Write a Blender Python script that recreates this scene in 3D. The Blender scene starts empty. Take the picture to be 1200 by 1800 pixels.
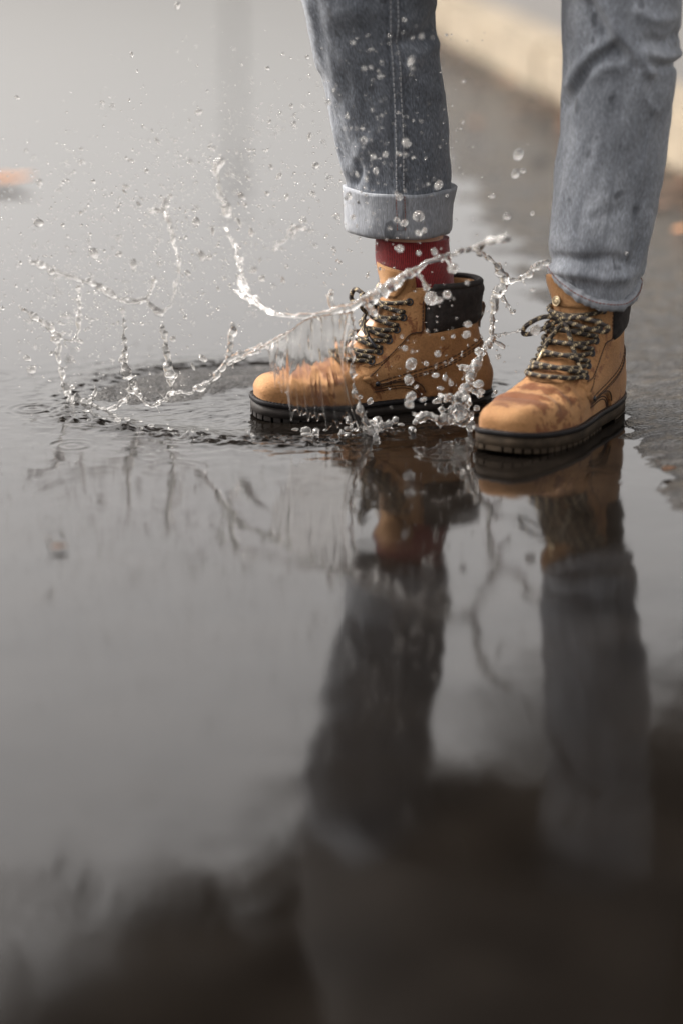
import bpy, bmesh, math, random
import numpy as np
from mathutils import Vector, Matrix, noise
from mathutils.geometry import delaunay_2d_cdt

R = math.radians
rnd = random.Random(7)
scene = bpy.context.scene
col = scene.collection

# ------------------------------------------------------------------ camera
PITCH = 16.0
CAM = Vector((0.0, -3.097, 0.74))
FPX = 4250.0                      # focal length in photo pixels (85 mm on a 36 mm tall frame)
cam_data = bpy.data.cameras.new('camera')
cam = bpy.data.objects.new('camera', cam_data)
col.objects.link(cam)
cam.location = CAM
cam.rotation_euler = (R(90 - PITCH), 0, 0)
cam_data.sensor_fit = 'VERTICAL'
cam_data.sensor_height = 36.0
cam_data.lens = 85.0
cam_data.clip_start = 0.05
cam_data.clip_end = 2000
cam_data.dof.use_dof = True
cam_data.dof.focus_distance = 3.10
cam_data.dof.aperture_fstop = 1.5
scene.camera = cam

# ------------------------------------------------------------------ sky and sun (overcast)
SUN_AZ = R(-72)      # measured from +Y, clockwise; the light comes from the left, a little from behind the legs
SUN_EL = R(44)
world = bpy.data.worlds.new('World')
scene.world = world
world.use_nodes = True
wn = world.node_tree
for n in list(wn.nodes):
    wn.nodes.remove(n)
sky = wn.nodes.new('ShaderNodeTexSky')
sky.sky_type = 'NISHITA'
sky.sun_disc = False
sky.sun_elevation = SUN_EL
sky.sun_rotation = SUN_AZ
sky.air_density = 1.0
sky.dust_density = 6.0
sky.ozone_density = 1.0
hs = wn.nodes.new('ShaderNodeHueSaturation')
hs.inputs['Saturation'].default_value = 0.10
tint = wn.nodes.new('ShaderNodeMix')
tint.data_type = 'RGBA'
tint.blend_type = 'MULTIPLY'
tint.inputs[0].default_value = 1.0
tint.inputs[7].default_value = (1.0, 0.958, 0.92, 1)
bg = wn.nodes.new('ShaderNodeBackground')
bg.inputs['Strength'].default_value = 0.15
wo = wn.nodes.new('ShaderNodeOutputWorld')
wn.links.new(sky.outputs[0], hs.inputs['Color'])
wn.links.new(hs.outputs[0], tint.inputs[6])
wn.links.new(tint.outputs[2], bg.inputs['Color'])
wn.links.new(bg.outputs[0], wo.inputs['Surface'])

sun_data = bpy.data.lights.new('sun', 'SUN')
sun_data.energy = 1.4
sun_data.angle = R(13)
sun_data.color = (1.0, 0.94, 0.86)
sun = bpy.data.objects.new('sun', sun_data)
col.objects.link(sun)
sd = Vector((math.sin(SUN_AZ) * math.cos(SUN_EL), math.cos(SUN_AZ) * math.cos(SUN_EL), math.sin(SUN_EL)))
sun.rotation_euler = sd.to_track_quat('Z', 'Y').to_euler()

scene.view_settings.view_transform = 'Standard'
scene.view_settings.look = 'None'
scene.view_settings.gamma = 1.0
scene.view_settings.exposure = 1.5
scene.view_settings.use_curve_mapping = False
scene.render.engine = 'CYCLES'
scene.cycles.use_denoising = True
scene.cycles.max_bounces = 14
scene.cycles.transmission_bounces = 12
scene.cycles.glossy_bounces = 6
scene.cycles.caustics_refractive = False
scene.cycles.caustics_reflective = False
scene.cycles.sample_clamp_indirect = 6.0

# ------------------------------------------------------------------ picture helpers (used only to find real 3D positions)
_cp, _sp = math.cos(R(PITCH)), math.sin(R(PITCH))
def ray(px, py):
    u = (px - 600) / FPX
    v = (900 - py) / FPX
    return Vector((u, _cp + v * _sp, -_sp + v * _cp))
def at(px, py, Y):
    d = ray(px, py)
    return CAM + d * ((Y - CAM.y) / d.y)
def ground(px, py, z=0.0):
    d = ray(px, py)
    return CAM + d * ((z - CAM.z) / d.z)
def mpp(p):                       # metres per photo pixel at point p
    d = p - CAM
    return (d.y * _cp - d.z * _sp) / FPX

def pchip(xs, ys, x):
    xs = np.asarray(xs, float); ys = np.asarray(ys, float); x = np.clip(np.asarray(x, float), xs[0], xs[-1])
    h = np.diff(xs); d = np.diff(ys) / h
    m = np.zeros(len(xs))
    for i in range(1, len(xs) - 1):
        if d[i-1] * d[i] > 0:
            w1 = 2*h[i] + h[i-1]; w2 = h[i] + 2*h[i-1]
            m[i] = (w1 + w2) / (w1 / d[i-1] + w2 / d[i])
    m[0] = d[0]; m[-1] = d[-1]
    k = np.clip(np.searchsorted(xs, x) - 1, 0, len(h) - 1)
    t = (x - xs[k]) / h[k]
    return ((1+2*t)*(1-t)**2*ys[k] + t*(1-t)**2*h[k]*m[k] + t*t*(3-2*t)*ys[k+1] + t*t*(t-1)*h[k]*m[k+1])

def sstep(a, b, x):
    t = np.clip((x - a) / (b - a), 0, 1)
    return t * t * (3 - 2 * t)

def spline(pts, n):               # Catmull-Rom through rows of any width, n samples per span
    P = [np.array(p, float) for p in pts]
    if len(P) < 2:
        return P
    Q = [2*P[0]-P[1]] + P + [2*P[-1]-P[-2]]
    out = []
    for i in range(1, len(Q) - 2):
        a, b, c, d = Q[i-1], Q[i], Q[i+1], Q[i+2]
        for k in range(n):
            t = k / n
            out.append(0.5*((2*b) + (c-a)*t + (2*a-5*b+4*c-d)*t*t + (3*b-a-3*c+d)*t**3))
    out.append(P[-1])
    return out

# ------------------------------------------------------------------ objects
def tag(o, label=None, cat=None, group=None, kind=None):
    if label: o['label'] = label
    if cat: o['category'] = cat
    if group: o['group'] = group
    if kind: o['kind'] = kind
    return o

def mesh_obj(name, verts, faces, mat, parent=None, smooth=True, uvs=None):
    me = bpy.data.meshes.new(name)
    me.from_pydata([tuple(v) for v in verts], [], faces)
    if uvs is not None:
        lay = me.uv_layers.new(name='UVMap')
        li = np.empty(len(me.loops), dtype=np.int32)
        me.loops.foreach_get('vertex_index', li)
        arr = np.asarray(uvs, dtype=np.float32)[li]
        lay.data.foreach_set('uv', arr.ravel())
    if smooth:
        me.polygons.foreach_set('use_smooth', [True] * len(me.polygons))
    me.materials.append(mat)
    me.update()
    o = bpy.data.objects.new(name, me)
    col.objects.link(o)
    if parent:
        o.parent = parent
    return o

def empty(name, loc, parent=None):
    o = bpy.data.objects.new(name, None)
    o.empty_display_size = 0.05
    col.objects.link(o)
    o.location = loc
    if parent: o.parent = parent
    return o

ICO = {}
class MB:
    def __init__(self):
        self.v, self.f, self.uv = [], [], []
    def add(self, v, f, uv=None):
        b = len(self.v)
        self.v += [tuple(p) for p in v]
        self.f += [tuple(i + b for i in q) for q in f]
        self.uv += list(uv) if uv is not None else [(0, 0)] * len(v)
    def box(self, x0, y0, z0, x1, y1, z1):
        v = [(x0,y0,z0),(x1,y0,z0),(x1,y1,z0),(x0,y1,z0),(x0,y0,z1),(x1,y0,z1),(x1,y1,z1),(x0,y1,z1)]
        self.add(v, [(3,2,1,0),(4,5,6,7),(0,1,5,4),(1,2,6,5),(2,3,7,6),(3,0,4,7)])
    def tube(self, path, rad, n=8, flat=1.0, caps=True):
        P = [Vector(p) for p in path]
        if len(P) < 2: return
        rad = [rad] * len(P) if np.isscalar(rad) else list(rad)
        t0 = (P[1] - P[0]).normalized()
        up = Vector((0, 0, 1)) if abs(t0.z) < 0.9 else Vector((1, 0, 0))
        nrm = (up - t0 * up.dot(t0)).normalized()
        v, f, uv = [], [], []
        L = 0.0
        for i, p in enumerate(P):
            t = (P[min(i+1, len(P)-1)] - P[max(i-1, 0)])
            t = t.normalized() if t.length > 1e-9 else t0
            nrm = (nrm - t * nrm.dot(t))
            nrm = nrm.normalized() if nrm.length > 1e-6 else t.orthogonal().normalized()
            b = t.cross(nrm)
            if i: L += (p - P[i-1]).length
            for k in range(n):
                a = 2 * math.pi * k / n
                v.append(p + (nrm * math.cos(a) * flat + b * math.sin(a)) * rad[i])
                uv.append((k / n, L))
        for i in range(len(P) - 1):
            for k in range(n):
                f.append((i*n+k, i*n+(k+1) % n, (i+1)*n+(k+1) % n, (i+1)*n+k))
        if caps:
            v += [P[0] - t0 * rad[0] * 0.6, P[-1] + (P[-1]-P[-2]).normalized() * rad[-1] * 0.6]
            uv += [(0, 0), (0, L)]
            c0, c1 = len(v) - 2, len(v) - 1
            m = (len(P) - 1) * n
            for k in range(n):
                f.append((c0, (k+1) % n, k))
                f.append((c1, m + k, m + (k+1) % n))
        self.add(v, f, uv)
    def blob(self, c, r, sub=2, stretch=(1, 1, 1), jit=0.15):
        if sub not in ICO:
            bm = bmesh.new()
            bmesh.ops.create_icosphere(bm, subdivisions=sub, radius=1.0)
            ICO[sub] = ([q.co.copy() for q in bm.verts], [[w.index for w in f.verts] for f in bm.faces])
            bm.free()
        c = Vector(c)
        o = Vector((rnd.uniform(-50, 50), rnd.uniform(-50, 50), 0))
        v = []
        for q in ICO[sub][0]:
            s = (1 + jit * noise.noise(q * 1.3 + o)) * r
            v.append((c.x + q.x*stretch[0]*s, c.y + q.y*stretch[1]*s, c.z + q.z*stretch[2]*s))
        self.add(v, ICO[sub][1])
    def build(self, name, mat, parent=None, smooth=True):
        return mesh_obj(name, self.v, self.f, mat, parent, smooth, self.uv)

# ------------------------------------------------------------------ material helpers
def new_mat(name):
    m = bpy.data.materials.new(name)
    m.use_nodes = True
    nt = m.node_tree
    b = nt.nodes['Principled BSDF']
    return m, nt, b
def N(nt, t, **kw):
    n = nt.nodes.new(t)
    for k, v in kw.items():
        setattr(n, k, v)
    return n
def noise_n(nt, vec, scale, detail=4, rough=0.55, dist=0.0):
    n = N(nt, 'ShaderNodeTexNoise')
    n.inputs['Scale'].default_value = scale
    n.inputs['Detail'].default_value = detail
    n.inputs['Roughness'].default_value = rough
    n.inputs['Distortion'].default_value = dist
    if vec is not None:
        nt.links.new(vec, n.inputs['Vector'])
    return n.outputs['Fac']
def ramp(nt, fac, stops):
    n = N(nt, 'ShaderNodeValToRGB')
    el = n.color_ramp.elements
    while len(el) > 1: el.remove(el[0])
    for i, (p, c) in enumerate(stops):
        e = el[0] if i == 0 else el.new(p)
        e.position = p
        e.color = (*c, 1) if len(c) == 3 else c
    nt.links.new(fac, n.inputs[0])
    return n.outputs[0]
def mixc(nt, fac, a, b, mode='MIX'):
    n = N(nt, 'ShaderNodeMix', data_type='RGBA', blend_type=mode)
    for sock, val in ((0, fac), (6, a), (7, b)):
        if isinstance(val, (int, float)): n.inputs[sock].default_value = val
        elif isinstance(val, tuple): n.inputs[sock].default_value = (*val, 1) if len(val) == 3 else val
        else: nt.links.new(val, n.inputs[sock])
    return n.outputs[2]
def mathn(nt, op, a, b=None, c=None, clamp=False):
    n = N(nt, 'ShaderNodeMath', operation=op, use_clamp=clamp)
    for i, val in enumerate((a, b, c)):
        if val is None: continue
        if isinstance(val, (int, float)): n.inputs[i].default_value = val
        else: nt.links.new(val, n.inputs[i])
    return n.outputs[0]
def bump(nt, h, strength, dist, b):
    n = N(nt, 'ShaderNodeBump')
    n.inputs['Strength'].default_value = strength
    n.inputs['Distance'].default_value = dist
    nt.links.new(h, n.inputs['Height'])
    nt.links.new(n.outputs[0], b.inputs['Normal'])
    return n
def coords(nt, which='Object', scale=(1, 1, 1), rot=(0, 0, 0)):
    t = N(nt, 'ShaderNodeTexCoord')
    m = N(nt, 'ShaderNodeMapping')
    m.inputs['Scale'].default_value = scale
    m.inputs['Rotation'].default_value = rot
    nt.links.new(t.outputs[which], m.inputs['Vector'])
    return m.outputs[0]
def plain(name, c, rough=0.6, metal=0.0, vary=0.25, scale=60, bstr=0.2, bdist=0.0006, spec=0.5):
    m, nt, b = new_mat(name)
    b.inputs['Specular IOR Level'].default_value = spec
    v = coords(nt)
    f = noise_n(nt, v, scale, 5)
    lo = tuple(x * (1 - vary) for x in c); hi = tuple(min(1, x * (1 + vary)) for x in c)
    nt.links.new(ramp(nt, f, [(0.3, lo), (0.7, hi)]), b.inputs['Base Color'])
    b.inputs['Roughness'].default_value = rough
    b.inputs['Metallic'].default_value = metal
    if bstr: bump(nt, f, bstr, bdist, b)
    return m

# ------------------------------------------------------------------ materials
def mat_road():
    m, nt, b = new_mat('wet_asphalt')
    v = coords(nt)
    big = noise_n(nt, v, 2.2, 5)
    mid = noise_n(nt, v, 38, 6, 0.6)
    vor = N(nt, 'ShaderNodeTexVoronoi'); vor.inputs['Scale'].default_value = 240
    nt.links.new(v, vor.inputs['Vector'])
    fine = noise_n(nt, v, 420, 3)
    c = ramp(nt, mid, [(0.28, (0.008, 0.007, 0.0062)), (0.5, (0.018, 0.016, 0.0145)), (0.72, (0.055, 0.050, 0.046))])
    st = ramp(nt, vor.outputs['Color'], [(0.1, (0.55, 0.5, 0.46)), (0.6, (1, 1, 1)), (0.95, (1.7, 1.65, 1.55))])
    c = mixc(nt, 0.8, c, st, 'MULTIPLY')
    nt.links.new(c, b.inputs['Base Color'])
    rr = ramp(nt, big, [(0.3, (0.07,)*3), (0.7, (0.20,)*3)])
    nt.links.new(rr, b.inputs['Roughness'])
    h = mathn(nt, 'ADD', mathn(nt, 'MULTIPLY', vor.outputs['Distance'], -0.8), mathn(nt, 'MULTIPLY', mid, 1.2))
    h = mathn(nt, 'ADD', h, mathn(nt, 'MULTIPLY', fine, 0.35))
    bump(nt, h, 0.9, 0.004, b)
    b.inputs['Specular IOR Level'].default_value = 0.45
    b.inputs['IOR'].default_value = 1.33
    return m
def mat_puddle():
    m, nt, b = new_mat('puddle_water')
    v = coords(nt)
    bed = noise_n(nt, v, 9, 6, 0.6)
    grit = noise_n(nt, v, 160, 3, 0.6)
    c = ramp(nt, bed, [(0.3, (0.0035, 0.0028, 0.0023)), (0.7, (0.0085, 0.0070, 0.0058))])
    c = mixc(nt, 0.5, c, ramp(nt, grit, [(0.3, (0.5,)*3), (0.7, (1.4, 1.35, 1.3))]), 'MULTIPLY')
    nt.links.new(c, b.inputs['Base Color'])
    nt.links.new(ramp(nt, noise_n(nt, v, 5, 5, 0.6), [(0.3, (0.045,)*3), (0.7, (0.085,)*3)]), b.inputs['Roughness'])
    b.inputs['IOR'].default_value = 1.37
    w1 = noise_n(nt, coords(nt, scale=(1.0, 0.75, 1)), 7.5, 3, 0.5, 0.3)
    w2 = noise_n(nt, v, 34, 3, 0.55)
    w3 = noise_n(nt, v, 170, 3, 0.6)
    h = mathn(nt, 'ADD', w1, mathn(nt, 'MULTIPLY', w2, 0.10))
    h = mathn(nt, 'ADD', h, mathn(nt, 'MULTIPLY', w3, 0.02))
    bump(nt, h, 1.0, 0.0013, b)
    return m
def mat_glass_water(name='splash_water', clear=1.0, streak=False):
    """water; the part that is not clear is churned full of air"""
    m, nt, b = new_mat(name)
    b.inputs['Base Color'].default_value = (1.0, 0.985, 0.96, 1)
    b.inputs['Roughness'].default_value = 0.03
    b.inputs['IOR'].default_value = 1.333
    v = coords(nt)
    if streak:
        q = coords(nt, 'UV', (30, 2.0, 1))
        f = noise_n(nt, q, 1.0, 5, 0.65, 0.4)
        t = ramp(nt, f, [(0.42, (1.0,)*3), (0.62, (0.97,)*3), (0.80, (0.80,)*3)])
    else:
        f = noise_n(nt, v, 90, 4, 0.6)
        t = ramp(nt, f, [(0.3, (min(1, clear + 0.10),)*3), (0.7, (max(0, clear - 0.10),)*3)])
    nt.links.new(t, b.inputs['Transmission Weight'])
    bump(nt, noise_n(nt, v, 150, 4), 0.15 if streak else 0.5, 0.0016, b)
    return m
def mat_leather():
    m, nt, b = new_mat('tan_nubuck')
    v = coords(nt)
    big = noise_n(nt, v, 14, 5, 0.6)
    fine = noise_n(nt, v, 420, 4, 0.6)
    c = ramp(nt, big, [(0.25, (0.20, 0.094, 0.036)), (0.5, (0.29, 0.147, 0.060)), (0.75, (0.38, 0.21, 0.095))])
    c = mixc(nt, 0.5, c, ramp(nt, fine, [(0.3, (0.6,)*3), (0.7, (1.3,)*3)]), 'MULTIPLY')
    # damp marks: ragged red-brown soak marks gathered on the toe
    sx = N(nt, 'ShaderNodeSeparateXYZ'); nt.links.new(coords(nt), sx.inputs[0])
    tq = mathn(nt, 'MULTIPLY_ADD', sx.outputs[0], 13.0, -3.1)
    toe = mathn(nt, 'SUBTRACT', 1.0, mathn(nt, 'MULTIPLY', tq, tq), None, True)
    st = noise_n(nt, coords(nt, scale=(1.3, 0.6, 1.0)), 24, 9, 0.74, 0.35)
    st = mathn(nt, 'ADD', st, mathn(nt, 'MULTIPLY', toe, 0.115))
    msk = ramp(nt, st, [(0.590, (0,)*3), (0.606, (0.75,)*3), (0.65, (1,)*3)])
    c = mixc(nt, mathn(nt, 'MULTIPLY', msk, 0.8), c, (0.10, 0.024, 0.005))
    sp = noise_n(nt, v, 210, 2, 0.5)
    c = mixc(nt, mathn(nt, 'MULTIPLY', ramp(nt, sp, [(0.70, (0,)*3), (0.73, (1,)*3)]), 0.75), c, (0.12, 0.035, 0.008))
    nt.links.new(c, b.inputs['Base Color'])
    nt.links.new(ramp(nt, msk, [(0, (0.78,)*3), (1, (0.6,)*3)]), b.inputs['Roughness'])
    b.inputs['Specular IOR Level'].default_value = 0.3
    b.inputs['Sheen Weight'].default_value = 0.10
    b.inputs['Sheen Roughness'].default_value = 0.4
    h = mathn(nt, 'ADD', mathn(nt, 'MULTIPLY', fine, 0.7), noise_n(nt, v, 60, 6, 0.65))
    bump(nt, h, 0.7, 0.0017, b)
    return m
def mat_denim(name, lo, mid, hi, weave=0.85):
    m, nt, b = new_mat(name)
    tc = N(nt, 'ShaderNodeTexCoord')
    def mp(sx, sy, rz):
        q = N(nt, 'ShaderNodeMapping')
        q.inputs['Rotation'].default_value = (0, 0, rz)
        q.inputs['Scale'].default_value = (sx, sy, 1)
        nt.links.new(tc.outputs['UV'], q.inputs['Vector'])
        return q.outputs[0]
    thr = noise_n(nt, mp(620, 150, 0.30), 1.0, 3, 0.6)
    thr2 = noise_n(nt, mp(240, 50, 0.2), 1.0, 3, 0.6)
    fade = noise_n(nt, mp(9, 6, 0), 1.0, 5, 0.6)
    c = ramp(nt, fade, [(0.25, lo), (0.5, mid), (0.8, hi)])
    c = mixc(nt, weave, c, ramp(nt, thr, [(0.28, (0.35,)*3), (0.5, (0.9,)*3), (0.72, (2.0,)*3)]), 'MULTIPLY')
    c = mixc(nt, 0.5, c, ramp(nt, thr2, [(0.3, (0.7,)*3), (0.7, (1.3,)*3)]), 'MULTIPLY')
    # splashed damp spots
    sp = noise_n(nt, mp(34, 26, 0), 1.0, 2, 0.4)
    c = mixc(nt, mathn(nt, 'MULTIPLY', ramp(nt, sp, [(0.66, (0,)*3), (0.69, (1,)*3)]), 0.6), c, (0.04, 0.043, 0.05))
    nt.links.new(c, b.inputs['Base Color'])
    b.inputs['Roughness'].default_value = 0.9
    b.inputs['Sheen Weight'].default_value = 0.15
    bump(nt, mathn(nt, 'ADD', thr, mathn(nt, 'MULTIPLY', thr2, 0.6)), 0.5, 0.0006, b)
    return m
def mat_lace():
    m, nt, b = new_mat('round_lace')
    tc = N(nt, 'ShaderNodeTexCoord')
    s = N(nt, 'ShaderNodeSeparateXYZ'); nt.links.new(tc.outputs['UV'], s.inputs[0])
    a = mathn(nt, 'MULTIPLY', s.outputs[1], 2 * math.pi / 0.0125)
    u = mathn(nt, 'MULTIPLY', s.outputs[0], 2 * math.pi)
    w1 = mathn(nt, 'SINE', mathn(nt, 'ADD', a, u))
    w2 = mathn(nt, 'SINE', mathn(nt, 'MULTIPLY_ADD', a, 4.0, mathn(nt, 'MULTIPLY', u, -3.0)))
    f = mathn(nt, 'MULTIPLY', ramp(nt, w1, [(0.45, (0,)*3), (0.6, (1,)*3)]), ramp(nt, w2, [(0.35, (0.25,)*3), (0.6, (1,)*3)]))
    c = mixc(nt, f, (0.016, 0.011, 0.009), (0.46, 0.36, 0.21))
    nt.links.new(c, b.inputs['Base Color'])
    b.inputs['Roughness'].default_value = 0.75
    bump(nt, w2, 0.5, 0.0006, b)
    return m
def mat_sock(name, c):
    m, nt, b = new_mat(name)
    tc = N(nt, 'ShaderNodeTexCoord')
    s = N(nt, 'ShaderNodeSeparateXYZ'); nt.links.new(tc.outputs['UV'], s.inputs[0])
    w = mathn(nt, 'SINE', mathn(nt, 'MULTIPLY', s.outputs[0], 2 * math.pi * 120))
    f = noise_n(nt, coords(nt), 300, 3)
    k = mathn(nt, 'ADD', mathn(nt, 'MULTIPLY', w, 0.25), f)
    nt.links.new(ramp(nt, k, [(0.2, tuple(x*0.45 for x in c)), (0.8, tuple(x*1.25 for x in c))]), b.inputs['Base Color'])
    b.inputs['Roughness'].default_value = 0.95
    b.inputs['Sheen Weight'].default_value = 0.3
    bump(nt, k, 0.6, 0.001, b)
    return m
def mat_leaf(name, a, bb):
    m, nt, b = new_mat(name)
    f = noise_n(nt, coords(nt), 3.0, 4)
    nt.links.new(ramp(nt, f, [(0.3, a), (0.7, bb)]), b.inputs['Base Color'])
    b.inputs['Roughness'].default_value = 0.6
    return m

M = dict(
    road=mat_road(), puddle=mat_puddle(), water=mat_glass_water('droplet_water', 0.90), froth=mat_glass_water('aerated_water', 0.85), veil=mat_glass_water('water_veil', 1.0, True), leather=mat_leather(),
    denim=mat_denim('grey_denim', (0.062, 0.070, 0.085), (0.112, 0.124, 0.146), (0.22, 0.238, 0.268)),
    denim_light=mat_denim('lit_grey_denim', (0.075, 0.083, 0.098), (0.19, 0.205, 0.232), (0.37, 0.39, 0.425), 0.6),  # same denim made paler: the stronger light on this leg is in the colour
    denim_in=mat_denim('denim_reverse', (0.13, 0.139, 0.158), (0.215, 0.228, 0.252), (0.33, 0.345, 0.37), 0.4),
    lace=mat_lace(), sock_red=mat_sock('red_knit', (0.17, 0.0055, 0.0075)), sock_blue=mat_sock('dark_blue_knit', (0.03, 0.04, 0.06)),
    collar=plain('dark_padded_collar', (0.013, 0.0095, 0.0085), 0.9, 0, 0.5, 140, 0.7, 0.0015),
    lining=plain('boot_lining', (0.20, 0.085, 0.03), 0.9, 0, 0.3, 80),
    welt=plain('black_welt_rubber', (0.011, 0.010, 0.011), 0.6, 0, 0.4, 90, 0.3, 0.001, 0.2),
    gum=plain('brown_lug_rubber', (0.036, 0.026, 0.0175), 0.8, 0, 0.6, 55, 0.5, 0.0015, 0.15),
    wetgum=plain('wet_black_lug_rubber', (0.016, 0.013, 0.0115), 0.6, 0, 0.5, 55, 0.5, 0.0015, 0.25),
    metal=plain('dark_eyelet_metal', (0.045, 0.045, 0.05), 0.35, 0.9, 0.3, 200, 0.1),
    brass=plain('worn_brass', (0.36, 0.29, 0.19), 0.45, 0.85, 0.4, 220, 0.4, 0.0008),
    thread=plain('brown_thread', (0.035, 0.014, 0.006), 0.8, 0, 0.3, 300, 0),
    dthread=plain('denim_thread', (0.34, 0.345, 0.36), 0.8, 0, 0.4, 300, 0),
    rthread=plain('red_brown_thread', (0.16, 0.05, 0.035), 0.8, 0, 0.3, 300, 0),
    skin=plain('skin', (0.50, 0.29, 0.20), 0.5, 0, 0.12, 40),
    coat=plain('dark_coat', (0.014, 0.013, 0.014), 0.9, 0, 0.3, 30),
    kerb=plain('cream_kerb_stone', (0.20, 0.165, 0.118), 0.8, 0, 0.3, 9, 0.6, 0.006),
    paving=plain('grey_pavement', (0.10, 0.095, 0.09), 0.8, 0, 0.25, 9, 0.4, 0.004),
    bark=plain('tree_bark', (0.075, 0.058, 0.045), 0.9, 0, 0.4, 12, 0.8, 0.02),
    crown=mat_leaf('autumn_foliage', (0.020, 0.016, 0.008), (0.055, 0.038, 0.016)),
    leaf=mat_leaf('fallen_leaf', (0.28, 0.12, 0.05), (0.40, 0.20, 0.09)),
    leafd=mat_leaf('soaked_leaf', (0.035, 0.02, 0.012), (0.11, 0.05, 0.022)),
    post=plain('dark_post_paint', (0.05, 0.05, 0.05), 0.5, 0, 0.2, 20),
)

# ================================================================== SETTING
CX, CY, RX, RY = -0.085, 0.04, 0.275, 0.225       # the crater punched into the puddle by the stamping boot

def fbm(x, y, z, sc, oct=4):
    return noise.fractal(Vector((x * sc, y * sc, z)), 1.0, 2.0, oct)

def road_h(x, y):
    shore = 0.365 + 0.035 * noise.noise(Vector((y * 3.1, 2.0, 0))) - 0.06 * max(0, y) + 0.03 * min(0.45, max(0.0, -y - 0.2))
    wd = 0.16 + 0.22 * float(sstep(0.0, 1.2, y))
    h = -0.0068 + 0.0135 * float(sstep(shore - wd, shore + wd, x))
    h += 0.0022 * noise.noise(Vector((x * 9, y * 9, 3))) + 0.0020 * noise.noise(Vector((x * 31, y * 31, 7))) + 0.0014 * noise.noise(Vector((x * 67, y * 67, 2)))
    h += 0.010 * float(sstep(8.5, 11.0, math.hypot(x, y)))
    rho = math.hypot((x - CX) / RX, (y - CY) / RY)
    back = float(sstep(-0.02, 0.09, y - CY + 0.30 * (CX - x)))
    if rho < 1.1:
        h += (0.0006 + 0.0052 * back) * float(sstep(1.02, 0.88, rho)) * float(sstep(0.25, 0.5, rho)) + back * 0.0016 * noise.noise(Vector((x * 70, y * 70, 1))) * float(sstep(1.0, 0.9, rho))
    return h

def axis_lines(lo, hi, a, b, step, growth=1.35):
    mid = list(np.arange(a, b + 1e-6, step))
    s, x = step, a
    left = []
    while x > lo:
        s *= growth; x -= s; left.append(max(x, lo))
    s, x = step, b
    right = []
    while x < hi:
        s *= growth; x += s; right.append(min(x, hi))
    return left[::-1] + mid + right

xs = axis_lines(-600, 600, -0.8, 0.95, 0.0115)
ys = axis_lines(-60, 5.0, -1.0, 0.9, 0.0115, 1.02)
ys = [y for y in ys if y < 4.9] + axis_lines(5.0, 1200, 5.0, 5.05, 0.05)
nv = [(x, y, road_h(x, y)) for y in ys for x in xs]
nx = len(xs)
nf = [(j*nx+i, j*nx+i+1, (j+1)*nx+i+1, (j+1)*nx+i) for j in range(len(ys)-1) for i in range(nx-1)]
tag(mesh_obj('road', nv, nf, M['road']), 'wet dark asphalt road with standing water', 'road', kind='structure')

# puddle: one water surface with the crater, its broken rim and the ripples running out from it
RINGS = [(-0.40, -0.03, 0.022, 0.0006), (0.12, -0.27, 0.020, 0.0006), (-0.20, -0.33, 0.030, 0.0004), (-0.48, 0.16, 0.028, 0.0005), (0.40, -0.02, 0.035, 0.0006), (0.30, -0.36, 0.03, 0.0004), (-0.02, -0.40, 0.022, 0.0003), (-0.33, -0.22, 0.018, 0.0005), (0.02, 0.33, 0.03, 0.0005)]
def water_h(rho, th, x, y):
    n1 = noise.noise(Vector((math.cos(th) * 3, math.sin(th) * 3, 1.7)))
    n2 = fbm(x, y, 5.0, 42, 4)
    n3 = fbm(x, y, 9.0, 110, 3)
    R0 = 1.0 + 0.05 * n1
    d = (rho - R0)
    front = 0.28 + 0.72 * float(sstep(0.10, -0.15, y - CY))
    wl = 0.085 if d < 0 else 0.12 + 0.04*n1
    rim = math.exp(-(d / wl) ** 2) * (0.0032 * front * (1 + 0.9 * n2) + 0.0007 * n3)
    if d < 0:
        bk = float(sstep(-0.02, 0.09, y - CY + 0.30 * (CX - x)))
        k = float(sstep(0.02, -0.42 + 0.20 * bk, d))
        base = -0.0044 * k + 0.0010 * n2 * k + 0.0005 * n3 * k
    else:
        base = 0.0006 * math.sin(d * 2 * math.pi / 0.17 + 5 * n1 + 3*n2) * math.exp(-d * 4.5)
        base += 0.0010 * n2 * math.exp(-d * 3) + 0.0006 * n3 * math.exp(-d * 9)
        base += 0.0005 * noise.noise(Vector((x * 9, y * 6, 4.2))) * math.exp(-max(0, d - 0.2) * 0.8)
    for rx_, ry_, rr_, am in RINGS:
        dd = math.hypot(x - rx_, y - ry_) - rr_
        if abs(dd) < 0.05: base += am * math.cos(dd * 2 * math.pi / 0.014) * math.exp(-(dd / 0.012) ** 2)
    return base + rim

rhos = [0.01] + list(np.arange(0.06, 0.80, 0.018)) + list(np.arange(0.80, 1.35, 0.0085)) + list(np.arange(1.36, 2.2, 0.018))
r_, s_ = rhos[-1], 0.02
while r_ < 46:
    s_ *= 1.045; r_ += s_; rhos.append(r_)
NT = 560
wv, wf = [], []
for rho in rhos:
    for k in range(NT):
        th = 2 * math.pi * k / NT
        x = CX + RX * rho * math.cos(th); y = CY + RY * rho * math.sin(th)
        wv.append((x, y, water_h(rho, th, x, y)))
wf.append(tuple(range(NT)))
for j in range(len(rhos) - 1):
    for k in range(NT):
        wf.append((j*NT+k, j*NT+(k+1) % NT, (j+1)*NT+(k+1) % NT, (j+1)*NT+k)[::-1] if False else (j*NT+k, (j+1)*NT+k, (j+1)*NT+(k+1) % NT, j*NT+(k+1) % NT))
tag(mesh_obj('puddle_water', wv, wf, M['puddle']), 'broad shallow puddle mirroring the pale sky', 'puddle', kind='structure')

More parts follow.
